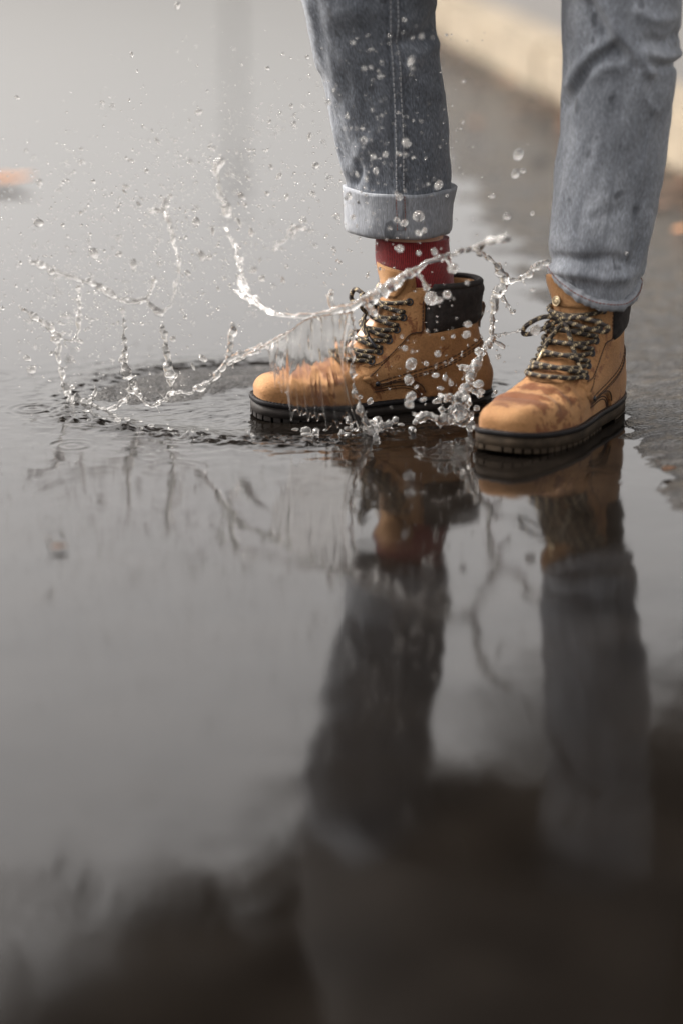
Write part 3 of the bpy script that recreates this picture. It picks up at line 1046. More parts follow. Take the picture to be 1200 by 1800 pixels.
def seg_dist(px, py, line):
    """distance in px to a polyline, signed side not needed"""
    best = 1e9; tt = 0
    for (x0, y0), (x1, y1) in zip(line[:-1], line[1:]):
        dx, dy = x1-x0, y1-y0; L2 = dx*dx+dy*dy
        t = min(1, max(0, ((px-x0)*dx+(py-y0)*dy)/L2))
        d = math.hypot(px-x0-dx*t, py-y0-dy*t)
        if d < best: best = d
    return best

def build_leg(leg, nphi=150, step=0.0035):
    nz = int((leg.z1 - leg.z0) / step)
    V, F, UV = [], [], []
    zs_ = np.linspace(leg.z0, leg.z1, nz)
    CXs, CYs, HWs = pchip(leg.z, leg.cx, zs_), pchip(leg.z, leg.cy, zs_), pchip(leg.z, leg.hw, zs_)
    lines = [(spline(l, 6), w, h*1.35) for l, w, h in leg.folds]
    for j, z in enumerate(zs_):
        for k in range(nphi):
            ph = 2*math.pi*k/nphi
            s, c = math.sin(ph), math.cos(ph)
            hw = HWs[j]
            p = Vector((CXs[j] + hw*s, CYs[j] - hw*0.98*c, z))
            if leg.hem:
                wgt = float(sstep(0.09, 0.0, z - leg.z0))
                p.z += leg.hem(ph) * wgt
            disp = 0.0042 * noise.noise(Vector((s*2.0, c*2.0, z*9 + leg.seed)))
            disp += 0.0022 * noise.noise(Vector((s*4.5 + leg.seed, c*4.5, z*26)))
            disp += 0.0008 * noise.noise(Vector((s*11, c*11, z*60 + leg.seed)))
            if z > 0.55: pass
            face = float(sstep(-0.25, 0.15, c))
            if face > 0 and z < 0.66:
                px, py = project(p)
                for ln, w, h in lines:
                    if py < min(q[1] for q in ln) - 3*w or py > max(q[1] for q in ln) + 3*w: continue
                    d = seg_dist(px, py, [(q[0], q[1]) for q in ln])
                    if d < 3*w: disp += h * math.exp(-(d/w)**2) * face
            else:
                disp += 0.004 * math.sin(z*70 + 3*s + leg.seed) * max(0, -c) * 0.5
            V.append(p + Vector((s, -c, 0)) * disp)
            UV.append((k/nphi*2*math.pi*0.075, z))
    for j in range(nz-1):
        for k in range(nphi):
            F.append((j*nphi+k, j*nphi+(k+1) % nphi, (j+1)*nphi+(k+1) % nphi, (j+1)*nphi+k))
    return V, F, UV

rows1 = [(402, 614, 786, 0.030), (330, 610, 790, 0.026), (250, 590, 787, 0.020), (150, 570, 779, 0.008), (80, 553, 771, -0.004), (30, 540, 768, -0.012), (0, 531, 766, -0.018), (-40, 520, 766, -0.024)]
up1 = [((0.088, -0.005, 0.63), 0.086), ((0.115, 0.02, 0.75), 0.095), ((0.120, 0.06, 0.88), 0.112)]
folds1 = [([(680, -30), (680, 40), (684, 120), (688, 200), (690, 270), (691, 330)], 3.5, -0.0016), ([(704, -30), (704, 40), (708, 120), (712, 200), (714, 270), (715, 330)], 3.5, -0.0016), ([(770, 30), (745, 62), (700, 75)], 12, -0.0050), ([(775, 75), (740, 95), (720, 120)], 14, 0.0030),
          ([(540, 0), (555, 60), (560, 120)], 10, 0.0035), ([(700, 40), (640, 20), (590, 30)], 18, 0.0022), ([(770, 170), (735, 150), (712, 130)], 14, 0.0020),
          ([(625, 320), (632, 300), (628, 285)], 6, -0.0030), ([(612, 300), (630, 270), (650, 250)], 12, 0.0018)]
leg1 = Leg(rows1, up1, folds1, 3.3)
rows2 = [(512, 975, 1113, -0.098), (490, 968, 1120, -0.098), (465, 964, 1128, -0.098), (440, 962, 1135, -0.098), (400, 964, 1146, -0.098), (300, 975, 1163, -0.100), (200, 984, 1178, -0.104), (110, 990, 1190, -0.108), (60, 989, 1196, -0.110), (0, 986, 1198, -0.112), (-40, 984, 1200, -0.113)]
up2 = [((0.325, -0.085, 0.63), 0.088), ((0.300, -0.05, 0.75), 0.098), ((0.285, -0.01, 0.88), 0.112)]
folds2 = [([(1050, -10), (1075, 40), (1110, 90), (1140, 125)], 11, 0.0075), ([(1035, 10), (1060, 60), (1085, 95)], 12, -0.0060),
          ([(1075, 68), (1050, 85), (1020, 120), (1000, 150)], 11, 0.0060), ([(1065, 95), (1040, 115), (1015, 150), (995, 185)], 10, -0.0045),
          ([(1190, 60), (1165, 75), (1140, 70)], 9, -0.0050), ([(1195, 95), (1165, 100), (1135, 92)], 9, 0.0045), ([(1190, 112), (1160, 118), (1140, 112)], 8, -0.0050),
          ([(1180, 30), (1150, 35), (1120, 20)], 10, 0.0040), ([(1095, 115), (1060, 118), (1045, 130)], 14, 0.0030),
          ([(1120, 130), (1130, 170), (1150, 195)], 8, 0.0030), ([(1000, 80), (990, 30), (995, 0)], 9, -0.0030),
          ([(975, 452), (1020, 458), (1070, 455), (1105, 462)], 9, -0.0048), ([(972, 478), (1010, 482), (1060, 490), (1100, 488)], 9, 0.0042),
          ([(1118, 372), (1122, 420), (1112, 470)], 6, -0.0035), ([(1140, 380), (1134, 430), (1122, 480)], 7, 0.0030), ([(1090, 372), (1060, 378), (1040, 385)], 10, -0.0015)]
def hem2(ph):
    # the hem hangs low at the right front and rides up on the left
    q = (ph + math.pi) % (2*math.pi) - math.pi
    return -0.0007 * float(pchip([-3.15, -1.57, -0.85, -0.47, 0.05, 0.52, 1.12, 1.57, 3.15], [-8, -34, -14, 1, 16, 20, 6, -12, -8], q))
leg2 = Leg(rows2, up2, folds2, 8.1, hem2)

V1, F1, U1 = build_leg(leg1); V2, F2, U2 = build_leg(leg2)
jb = MB()
jb.add([P_(v) for v in V1], F1, U1)
j2 = MB(); j2.add([P_(v) for v in V2], F2, U2)
# seat of the jeans, above the frame
sv, sf = [], []
prof = [(0.80, 0.19, 0.12), (0.86, 0.205, 0.13), (0.93, 0.19, 0.125), (1.0, 0.17, 0.115), (1.04, 0.165, 0.11)]
for z, a, b in prof:
    for k in range(40):
        t = 2*math.pi*k/40
        dx, dy = a*math.cos(t), b*math.sin(t)
        sv.append(P_((0.20 + dx*0.86 + dy*0.5, 0.03 - dx*0.35 + dy*0.86, z)))
sf = [(j*40+k, j*40+(k+1) % 40, (j+1)*40+(k+1) % 40, (j+1)*40+k) for j in range(4) for k in range(40)]
sf.append(tuple(reversed(range(40))))
jb.add(sv, sf)
jeans_a = jb.build('jeans', M['denim'], person)
jeans_a.data.materials.append(M['denim_light'])
b0, fb = len(jeans_a.data.vertices), len(jeans_a.data.polygons)
# the front leg of the same pair, brighter light put into its paler denim
j2o = j2.build('jeans_leg', M['denim_light'], jeans_a)
j2o['label'] = 'paler crumpled leg of the jeans above the right-hand boot'

def leg_pt(leg, px, py, off):
    """point on the camera side of a leg at photo position"""
    z = leg.z0
    lo, hi = leg.z0, leg.z1
    for _ in range(30):
        mid = (lo+hi)/2
        cx, cy, hw = leg.ring(mid)
        y = project(Vector((cx, cy - hw*0.9, mid)))[1]
        if y > py: lo = mid
        else: hi = mid
    z = (lo+hi)/2
    cx, cy, hw = leg.ring(z)
    c = Vector((cx, cy, z))
    s = (px - project(Vector((cx, cy - hw, z)))[0]) * mpp(Vector((cx, cy-hw, z))) / hw
    s = min(0.985, max(-0.985, s))
    ph = math.asin(s)
    disp = 0.0042 * noise.noise(Vector((math.sin(ph)*2.0, math.cos(ph)*2.0, z*9 + leg.seed)))
    disp += 0.0022 * noise.noise(Vector((math.sin(ph)*4.5 + leg.seed, math.cos(ph)*4.5, z*26)))
    disp += 0.0008 * noise.noise(Vector((math.sin(ph)*11, math.cos(ph)*11, z*60 + leg.seed)))
    X, Y_ = project(leg.base(ph, z))
    for l, w, h in leg.folds:
        d = seg_dist(X, Y_, [(q[0], q[1]) for q in spline(l, 6)])
        if d < 3*w: disp += 1.35*h*math.exp(-(d/w)**2)
    return leg.base(ph, z, off + disp), ph

def ribbon(leg, line, wpx, off, name, mat, parent, n=14):
    pts = spline(line, n)
    V, F, UV = [], [], []
    m = 7
    for i, (px, py) in enumerate(pts):
        for k in range(m):
            t = -1 + 2*k/(m-1)
            o = off if 0 < k < m-1 else -0.0006
            p, ph = leg_pt(leg, px + t*wpx, py, o)
            V.append(P_(p)); UV.append((0.3 + t*0.006, p.z))
    for i in range(len(pts)-1):
        for k in range(m-1):
            F.append((i*m+k, i*m+k+1, (i+1)*m+k+1, (i+1)*m+k))
    o = mesh_obj(name, V, F, mat, parent, True, UV)
    return o
def stitch(leg, lines, off, name, mat, parent, r=0.00055, gap=3, n=26):
    mb = MB()
    for line in lines:
        pts = spline(line, n)
        for i in range(len(pts)-1):
            if i % gap == gap-1: continue
            a, _ = leg_pt(leg, pts[i][0], pts[i][1], off); b, _ = leg_pt(leg, pts[i+1][0], pts[i+1][1], off)
            mb.tube([P_(a), P_(b)], r, 5)
    return mb.build(name, mat, parent)
seam1 = [(692, -30), (692, 40), (696, 120), (700, 200), (702, 270), (703, 334)]
ribbon(leg1, seam1, 9.5, 0.0030, 'seam', M['denim'], jeans_a)
stitch(leg1, [[(x-6.5, y) for x, y in seam1], [(x+5.5, y) for x, y in seam1]], 0.0032, 'seam_stitching', M['dthread'], jeans_a, r=0.0008)
seam2 = [(1152, 190), (1140, 260), (1130, 320), (1120, 380), (1112, 440), (1106, 490)]
ribbon(leg2, seam2, 5, 0.0012, 'outer_seam', M['denim_light'], jeans_a)

# turned-up cuff on the first leg
def cuff(leg, parent):
    ztop = at(700, 330, 0.026).z; zbot = at(700, 406, 0.03).z
    V, F, UV = [], [], []
    n = 120
    H = ztop - zbot
    prof = [(0.98, 0.0005), (1.0, 0.0042), (1.012, 0.0068), (1.0, 0.0088), (0.93, 0.0086), (0.80, 0.0078), (0.6, 0.0074), (0.4, 0.0076), (0.2, 0.0078), (0.08, 0.0074), (0.0, 0.0052), (-0.02, 0.0015), (0.0, -0.0025), (0.15, -0.0035), (0.5, -0.004)]
    for j, (t, o) in enumerate(prof):
        for k in range(n):
            ph = 2*math.pi*k/n
            s, c = math.sin(ph), math.cos(ph)
            z = zbot + H*t
            w = 0.0016*noise.noise(Vector((s*3, c*3, t*1.5))) + 0.0028*max(0, s)**6*float(sstep(0.5, 1.0, t)) + 0.0010*noise.noise(Vector((s*9, c*9, t*4)))
            p = leg.base(ph, max(leg.z0, z), o + w - 0.002)
            p.z = z + 0.0025*noise.noise(Vector((s*1.6+5, c*1.6, 1))) + 0.003*abs(s)*float(t > 0.5) - 0.003*max(0, -c)
            V.append(P_(p)); UV.append((k/n*0.5, z*1.0+j*0.001))
    for j in range(len(prof)-1):
        for k in range(n):
            F.append((j*n+k, (j+1)*n+k, (j+1)*n+(k+1) % n, j*n+(k+1) % n))
    o = mesh_obj('cuff', V, F, M['denim_in'], parent, True, UV)
    return o
cf = cuff(leg1, jeans_a)
ribbon(leg1, [(702, 341), (703, 370), (704, 402)], 7.0, 0.0086, 'cuff_seam', M['denim_in'], jeans_a)
stitch(leg1, [[(696, 342), (697, 370), (698, 402)], [(709, 342), (710, 370), (711, 402)]], 0.0092, 'cuff_stitching', M['rthread'], jeans_a, n=16)

# rolled hem on the second leg
def hem_roll(leg, parent):
    n = 120
    mb = MB()
    path, rad = [], []
    for k in range(n + 1):
        ph = 2*math.pi*k/n
        p = leg.base(ph, leg.z0 + 0.004, 0.001 + 0.0016*noise.noise(Vector((math.sin(ph)*6, math.cos(ph)*6, 0))))
        p.z += hem2(ph)
        path.append(P_(p)); rad.append(0.0074 + 0.0024*noise.noise(Vector((math.sin(ph)*5, math.cos(ph)*5, 4))) + 0.0008*math.sin(ph*34 + 3*math.sin(ph*5)))
    mb.tube(path, rad, 12, caps=False)
    return mb.build('rolled_hem', M['denim_in'], parent)
hem_roll(leg2, jeans_a)
mb = MB()
for k in range(0, 240, 3):
    q = []
    for kk in (k, k + 2):
        ph = 2*math.pi*kk/240
        p = leg2.base(ph, leg2.z0 + 0.004, 0.0086); p.z += hem2(ph) + 0.003
        q.append(P_(p))
    mb.tube(q, 0.0006, 5)
mb.build('hem_stitching', M['rthread'], jeans_a)
# socks
def sock(rows, mat, label):
    V, F, UV = [], [], []
    n = 72
    C = [(at((xl+xr)/2, py, Y), (xr-xl)/2) for py, xl, xr, Y in rows]
    zz = np.linspace(C[-1][0].z, C[0][0].z, 30)
    zs_ = [c.z for c, _ in C][::-1]
    for j, z in enumerate(zz):
        cx = float(pchip(zs_, [c.x for c, _ in C][::-1], z)); cy = float(pchip(zs_, [c.y for c, _ in C][::-1], z))
        hw = float(pchip(zs_, [h*mpp(c) for c, h in C][::-1], z))
        for k in range(n):
            t = 2*math.pi*k/n
            w = hw + 0.0008*noise.noise(Vector((math.cos(t)*4, math.sin(t)*4, z*60)))
            V.append(P_((cx + w*math.cos(t), cy + w*0.9*math.sin(t), z))); UV.append((k/n, z))
    F = [(j*n+k, j*n+(k+1) % n, (j+1)*n+(k+1) % n, (j+1)*n+k) for j in range(29) for k in range(n)]
    F.append(tuple(29*n+k for k in range(n)))
    o = mesh_obj('sock', V, F, mat, person, True, UV); o['label'] = label
    return o
sock([(417, 660, 789, 0.030), (445, 659, 790, 0.030), (480, 664, 796, 0.030), (560, 690, 800, 0.03)], M['sock_red'], 'red knitted sock in the splashed boot')
sock([(465, 972, 1095, -0.050), (490, 968, 1095, -0.050), (520, 968, 1092, -0.050), (600, 985, 1090, -0.060)], M['sock_blue'], 'dark blue sock in the right-hand boot')

# body: one continuous skinned figure (everything above the knees is above the frame)
def body():
    J = {}
    def j(n, p, r): J[n] = (Vector(p), r)
    j('pel', (0.20, 0.03, 0.95), 0.12); j('sp', (0.19, 0.03, 1.12), 0.12); j('ch', (0.17, 0.02, 1.32), 0.14); j('nk', (0.15, 0.0, 1.50), 0.055)
    j('hd', (0.12, -0.02, 1.60), 0.075); j('hd2', (0.115, -0.025, 1.70), 0.08)
    a1 = at(724, 414, 0.030); k1 = Vector((0.035, -0.015, 0.55))
    j('h1', (0.12, 0.06, 0.88), 0.085); j('k1', k1, 0.058); j('c1', (0.07, 0.01, 0.42), 0.052); j('a1', a1, 0.0455); j('b1', a1 + Vector((0.008, 0, -0.08)), 0.034); j('t1', a1 + Vector((-0.10, -0.04, -0.19)), 0.022)
    a2 = at(1030, 500, -0.055); 
    j('h2', (0.285, -0.01, 0.88), 0.085); j('k2', (0.350, -0.10, 0.55), 0.054); j('c2', (0.33, -0.092, 0.38), 0.046); j('a2', a2, 0.036); j('b2', a2 + Vector((0, 0, -0.07)), 0.032); j('t2', a2 + Vector((-0.07, -0.09, -0.145)), 0.022)
    j('s1', (0.02, 0.10, 1.42), 0.055); j('e1', (-0.10, 0.12, 1.18), 0.042); j('w1', (-0.16, -0.02, 1.02), 0.030); j('m1', (-0.19, -0.08, 0.98), 0.028)
    j('s2', (0.32, -0.08, 1.42), 0.055); j('e2', (0.45, -0.06, 1.18), 0.042); j('w2', (0.47, -0.20, 1.02), 0.030); j('m2', (0.47, -0.27, 0.99), 0.028)
    E = [('pel','sp'),('sp','ch'),('ch','nk'),('nk','hd'),('hd','hd2'),('pel','h1'),('h1','k1'),('k1','c1'),('c1','a1'),('a1','b1'),('b1','t1'),
         ('pel','h2'),('h2','k2'),('k2','c2'),('c2','a2'),('a2','b2'),('b2','t2'),('ch','s1'),('s1','e1'),('e1','w1'),('w1','m1'),('ch','s2'),('s2','e2'),('e2','w2'),('w2','m2')]
    names = list(J)
    me = bpy.data.meshes.new('body')
    me.from_pydata([tuple(P_(J[n][0])) for n in names], [(names.index(a), names.index(b)) for a, b in E], [])
    o = bpy.data.objects.new('body', me); col.objects.link(o); o.parent = person
    md = o.modifiers.new('skin', 'SKIN')
    md.use_smooth_shade = True
    sl = me.skin_vertices[0] if me.skin_vertices else None
    if sl is None:
        bpy.context.view_layer.objects.active = o
    for i, n in enumerate(names):
        v = me.skin_vertices[0].data[i]
        v.radius = (J[n][1], J[n][1]); v.use_root = (n == 'pel')
    sb = o.modifiers.new('subd', 'SUBSURF'); sb.levels = 2; sb.render_levels = 2
    me.materials.append(M['skin'])
    return o
try:
    bo = body()
except Exception as e:
    print('BODY', e)
# coat over the torso (only its mirror image could show)
cv, cfz = [], []
for z, a, b in [(0.60, 0.278, 0.19), (0.65, 0.278, 0.19), (0.78, 0.27, 0.185), (0.90, 0.245, 0.17), (1.0, 0.225, 0.16), (1.12, 0.21, 0.155), (1.25, 0.22, 0.158), (1.38, 0.22, 0.15), (1.46, 0.17, 0.11), (1.50, 0.085, 0.075)]:
    for k in range(40):
        t = 2*math.pi*k/40
        w = 1 + 0.03*math.sin(t*7 + z*9)
        dx, dy = a*math.cos(t)*w, b*math.sin(t)*w
        cv.append(P_((0.198 + dx*0.86 + dy*0.5, 0.02 - dx*0.5 + dy*0.86, z)))
cfz = [(j*40+k, j*40+(k+1) % 40, (j+1)*40+(k+1) % 40, (j+1)*40+k) for j in range(9) for k in range(40)]
mesh_obj('coat', cv, cfz, M['coat'], person)

# ================================================================== SPLASH
def px_r(p, r): return r * mpp(p)
def strand_geo(mb, pts, wig=1.0, bead=0.45, n=7):
    """pts: (px, py, Y, radius px)"""
    sp = spline(pts, n)
    o = rnd.uniform(-99, 99)
    path, rad = [], []
    for i, (x, y, Y, r) in enumerate(sp):
        nx_ = (noise.noise(Vector((i*0.30 + o, 0, 0))) * 3.4 + noise.noise(Vector((i*0.9 + o, 4, 0))) * 2.0) * wig
        ny_ = (noise.noise(Vector((0, i*0.30 + o, 0))) * 3.4 + noise.noise(Vector((4, i*0.9 + o, 0))) * 2.0) * wig
        p = at(x + nx_, y + ny_, Y + 0.004*wig*noise.noise(Vector((o, 0, i*0.4))))
        path.append(p)
        k1, k2 = noise.noise(Vector((i*0.33, o, 2.0))), noise.noise(Vector((i*1.1, o, 5.0)))
        rr = r * max(0.28, 0.85 + bead * (1.9*k1 + 0.9*k2 + 1.3*max(0, k1*k2)*3))
        rad.append(px_r(p, max(0.9, rr*0.84)))
    mb.tube(path, rad, 9)
    # torn side fingers and beads shed close to the strand
    for q in range(int(len(path) * 0.30 * wig)):
        k = rnd.randrange(len(path)); c = path[k]; m_ = mpp(c)
        d = Vector((rnd.gauss(0, 1), rnd.gauss(0, 0.6), rnd.gauss(0.2, 1))).normalized()
        if rnd.random() < 0.45:
            Lf = rnd.uniform(5, 15) * m_
            mb.tube([c, c + d*Lf*0.6 + Vector((0, 0, rnd.uniform(-2, 2)*m_)), c + d*Lf], [rad[k]*0.7, rad[k]*0.38, rnd.uniform(0.9, 2.4)*m_], 7)
        else:
            mb.blob(c + d*rnd.uniform(4, 17)*m_, rnd.uniform(0.9, 3.0)*m_, 1, (1, 1, rnd.uniform(0.8, 1.6)), 0.3)
def blob_px(mb, x, y, Y, r, st=None):
    p = at(x, y, Y)
    mb.blob(p, px_r(p, r), 2, st or (1, 1, 1), 0.3)

def fuse(name, mb, parent, voxel=0.0011, smooth_it=3):
    root = parent.location
    mb.v = [tuple(Vector(v) - root) for v in mb.v]
    o = mb.build(name, M['froth'], parent)
    r = o.modifiers.new('fuse', 'REMESH'); r.mode = 'VOXEL'; r.voxel_size = voxel; r.use_smooth_shade = True
    s = o.modifiers.new('soften', 'SMOOTH'); s.iterations = smooth_it; s.factor = 0.5
    return o

splash = empty('water_splash', (CX, CY, 0))
tag(splash, 'clear water splash of sheets and strands bursting round the stamping boot', 'splash')

# -- the sheet in front of the toe of the first boot, a thin wall of water with running ridges
def sheet():
    # bottom and top edges from left to right: px, py, Y
    bot = [(468, 612, -0.199), (486, 672, -0.190), (520, 722, -0.182), (560, 738, -0.182), (605, 742, -0.181), (652, 764, -0.171)]
    top = [(466, 607, -0.199), (488, 594, -0.20), (512, 580, -0.203), (540, 560, -0.205), (585, 551, -0.204), (622, 548, -0.20)]
    B = spline(bot, 28); T = spline(top, 28)
    nu = len(B); nv_ = 64
    V, F = [], []
    for lay in (0, 1):
        for j in range(nv_):
            v = j/(nv_-1)
            for i in range(nu):
                a = Vector(at(*B[i])); b = Vector(at(*T[i]))
                a = a + Vector((0, 0, 0.030*noise.noise(Vector((i*0.11, 3, 0))) + 0.012*noise.noise(Vector((i*0.37, 9, 0)))))
                p = a.lerp(b, v)
                u = i/(nu-1)
                # right edge bows inwards in the middle
                p.x -= 0.018*math.sin(math.pi*v)*sstep(0.8, 1.0, u)
                ridge = 0.0013*noise.noise(Vector((u*27, v*2.2, 3))) + 0.0018*noise.noise(Vector((u*15, v*1.4, 7))) + 0.0003*noise.noise(Vector((u*80, v*7, 1)))
                thick = 0.0008 + 0.0020*max(0.0, noise.noise(Vector((u*24, v*2.6, 12)))) + 0.0016*max(0.0, noise.noise(Vector((u*9, v*5, 21))))
                rk = 0.12 + 1.05*v
                p.y += ridge*1.6*rk + (-0.5 if lay == 0 else 0.5)*thick*1.6*rk
                p.y -= 0.012*math.sin(math.pi*v)
                V.append(p - splash.location)
    for lay in (0, 1):
        for j in range(nv_-1):
            for i in range(nu-1):
                b0 = lay*nu*nv_
                q = (b0+j*nu+i, b0+j*nu+i+1, b0+(j+1)*nu+i+1, b0+(j+1)*nu+i)
                F.append(q if lay == 0 else q[::-1])
    o1 = nu*nv_
    for i in range(nu-1):
        for a in (i, (nv_-1)*nu+i):
            F.append((a, a+1, o1+a+1, o1+a))
    for j in range(nv_-1):
        for a in (j*nu, j*nu+nu-1):
            F.append((a, a+nu, o1+a+nu, o1+a))
    uv = [(i/(nu-1), j/(nv_-1)) for lay in (0, 1) for j in range(nv_) for i in range(nu)]
    o = mesh_obj('water_sheet', V, F, M['veil'], splash, True, uv)
    bm = bmesh.new(); bm.from_mesh(o.data); bmesh.ops.recalc_face_normals(bm, faces=bm.faces); bm.to_mesh(o.data); bm.free()
    return o
sheet()

# -- main rim: thick rope of water from the sheet across the boot up to the sock
mb = MB()
strand_geo(mb, [(412, 510, -0.10, 7), (440, 528, -0.13, 7), (475, 548, -0.17, 7), (520, 556, -0.195, 6.5), (570, 550, -0.20, 8), (612, 540, -0.205, 11), (650, 522, -0.205, 12), (690, 500, -0.20, 13), (730, 474, -0.20, 9), (775, 452, -0.20, 8), (790, 450, -0.195, 8)], 1.0, 0.35)
strand_geo(mb, [(585, 545, -0.20, 6), (580, 525, -0.20, 8), (584, 510, -0.20, 6)], 0.6, 0.3)
strand_geo(mb, [(640, 528, -0.205, 10), (652, 545, -0.21, 9), (658, 553, -0.21, 6)], 0.5, 0.2)
strand_geo(mb, [(730, 478, -0.20, 5), (744, 495, -0.205, 4.5), (750, 510, -0.21, 7)], 0.5, 0.2)
strand_geo(mb, [(785, 452, -0.195, 7), (793, 468, -0.20, 8), (795, 474, -0.20, 9)], 0.3, 0.2)
strand_geo(mb, [(618, 545, -0.20, 6), (622, 580, -0.20, 5), (618, 620, -0.195, 5), (620, 660, -0.19, 6), (626, 700, -0.185, 7), (640, 735, -0.18, 9), (655, 760, -0.17, 12)], 1.6, 0.6)
strand_geo(mb, [(400, 640, -0.185, 4), (440, 622, -0.195, 5), (470, 606, -0.20, 5), (500, 588, -0.20, 4)], 1.0, 0.4)
for (x0, y0, x1, y1, r) in ((508, 566, 497, 640, 3.4), (530, 560, 524, 628, 2.4), (548, 556, 545, 652, 2.8), (566, 556, 562, 615, 3.2), (585, 552, 584, 668, 2.6), (601, 548, 602, 640, 3.0)):
    strand_geo(mb, [(x0, y0, -0.203, r), ((x0+x1)/2 + 2, (y0+y1)/2, -0.206, r*0.6), (x1, y1, -0.205, r*0.35)], 0.5, 0.4)
fuse('crown_rim', mb, splash)

# -- lower left rim, a zigzag web above the crater
mb = MB()
strand_geo(mb, [(188, 722, -0.03, 4), (215, 708, -0.045, 5), (228, 690, -0.06, 5), (235, 678, -0.07, 7), (250, 700, -0.08, 6), (266, 714, -0.085, 6), (290, 702, -0.10, 5), (303, 690, -0.12, 7), (330, 690, -0.14, 5), (356, 680, -0.15, 7), (385, 655, -0.17, 8), (402, 632, -0.18, 8), (425, 622, -0.19, 6), (462, 606, -0.20, 5)], 1.4, 0.5)
strand_geo(mb, [(402, 632, -0.18, 7), (406, 600, -0.185, 8), (410, 568, -0.19, 8)], 1.0, 0.4)
strand_geo(mb, [(303, 690, -0.12, 7), (298, 655, -0.125, 7), (292, 610, -0.13, 6), (285, 570, -0.135, 4)], 1.6, 0.7)
strand_geo(mb, [(235, 678, -0.07, 9), (221, 652, -0.075, 8), (220, 620, -0.08, 8), (219, 590, -0.085, 5), (217, 560, -0.09, 3)], 1.6, 0.7)
strand_geo(mb, [(150, 708, 0.0, 8), (165, 700, -0.01, 5), (168, 680, -0.01, 4)], 1.0, 0.5)
strand_geo(mb, [(120, 705, 0.02, 6), (160, 712, 0.0, 7), (190, 725, -0.03, 6), (205, 735, -0.05, 5)], 1.4, 0.6)
for x, y, r in ((148, 706, 7), (300, 668, 8), (232, 686, 9), (307, 660, 6), (218, 632, 9), (118, 692, 6), (128, 680, 5)):
    blob_px(mb, x, y, -0.06 if x > 180 else 0.0, r)
fuse('lower_rim', mb, splash)

# -- outer left strand with beads
mb = MB()
strand_geo(mb, [(36, 538, 0.05, 5), (60, 556, 0.05, 6), (84, 572, 0.045, 8), (98, 588, 0.04, 8), (103, 625, 0.035, 6), (108, 655, 0.03, 6), (118, 688, 0.025, 6)], 1.8, 0.7)
strand_geo(mb, [(98, 590, 0.045, 4), (118, 598, 0.05, 3.5), (134, 596, 0.055, 5), (138, 560, 0.065, 6), (140, 530, 0.075, 5), (138, 505, 0.085, 5)], 1.2, 0.6)
fuse('left_strand', mb, splash)

# -- back strands, out of focus behind the crater
mb = MB()
strand_geo(mb, [(55, 462, 0.16, 8), (80, 468, 0.16, 6), (110, 482, 0.155, 6), (150, 494, 0.15, 9), (172, 502, 0.15, 10), (200, 520, 0.14, 5), (225, 532, 0.14, 4), (255, 528, 0.145, 6), (280, 548, 0.15, 6), (300, 535, 0.16, 3.5), (310, 500, 0.18, 3.5), (315, 458, 0.20, 4), (305, 425, 0.22, 5), (300, 395, 0.23, 7), (286, 370, 0.24, 8), (262, 374, 0.24, 4)], 1.2, 0.5)
strand_geo(mb, [(255, 528, 0.145, 5), (268, 505, 0.15, 4), (272, 490, 0.155, 8)], 0.8, 0.4)
strand_geo(mb, [(286, 370, 0.24, 5), (292, 355, 0.24, 6), (288, 348, 0.24, 5)], 0.5, 0.3)
fuse('back_strand', mb, splash, 0.0014)
mb = MB()
strand_geo(mb, [(392, 280, 0.30, 9), (380, 292, 0.30, 8), (384, 320, 0.295, 6), (388, 345, 0.29, 5), (398, 360, 0.285, 9), (399, 378, 0.28, 6)], 1.0, 0.4)
fuse('high_drop_trail', mb, splash, 0.0016)
mb = MB()
strand_geo(mb, [(395, 400, 0.22, 3), (410, 425, 0.20, 3.5), (418, 450, 0.18, 5), (425, 480, 0.14, 6), (428, 505, 0.10, 10), (440, 520, 0.04, 8), (470, 545, -0.05, 5)], 1.6, 0.6)
strand_geo(mb, [(480, 440, 0.24, 4), (505, 415, 0.25, 5), (520, 400, 0.26, 6), (545, 405, 0.26, 4)], 1.4, 0.6)
fuse('middle_strand', mb, splash, 0.0014)

# -- right hand strands between the boots
mb = MB()
strand_geo(mb, [(790, 450, -0.195, 6), (815, 440, -0.19, 7), (835, 436, -0.18, 9), (855, 425, -0.26, 9), (880, 420, -0.30, 10), (893, 418, -0.32, 8)], 1.0, 0.3)
strand_geo(mb, [(832, 436, -0.18, 8), (850, 448, -0.15, 6), (868, 462, -0.13, 7), (880, 478, -0.12, 11), (886, 498, -0.12, 11), (872, 515, -0.12, 9), (866, 545, -0.12, 7), (864, 575, -0.12, 7), (862, 598, -0.12, 8), (850, 615, -0.125, 7), (840, 632, -0.13, 8)], 1.6, 0.4)
strand_geo(mb, [(886, 500, -0.12, 7), (905, 492, -0.13, 7), (925, 484, -0.14, 7), (942, 468, -0.15, 7), (958, 460, -0.16, 8)], 1.4, 0.5)
strand_geo(mb, [(880, 515, -0.12, 6), (890, 535, -0.125, 5), (900, 550, -0.13, 6)], 1.0, 0.4)
strand_geo(mb, [(864, 590, -0.12, 4), (885, 586, -0.12, 2.6), (905, 584, -0.12, 2.6), (914, 581, -0.12, 4)], 0.8, 0.3)
strand_geo(mb, [(866, 598, -0.12, 4), (878, 606, -0.12, 6), (885, 610, -0.12, 8)], 0.5, 0.2)
blob_px(mb, 840, 618, -0.125, 8); blob_px(mb, 846, 622, -0.13, 6); blob_px(mb, 868, 530, -0.12, 9)
fuse('right_strand', mb, splash, 0.0012)

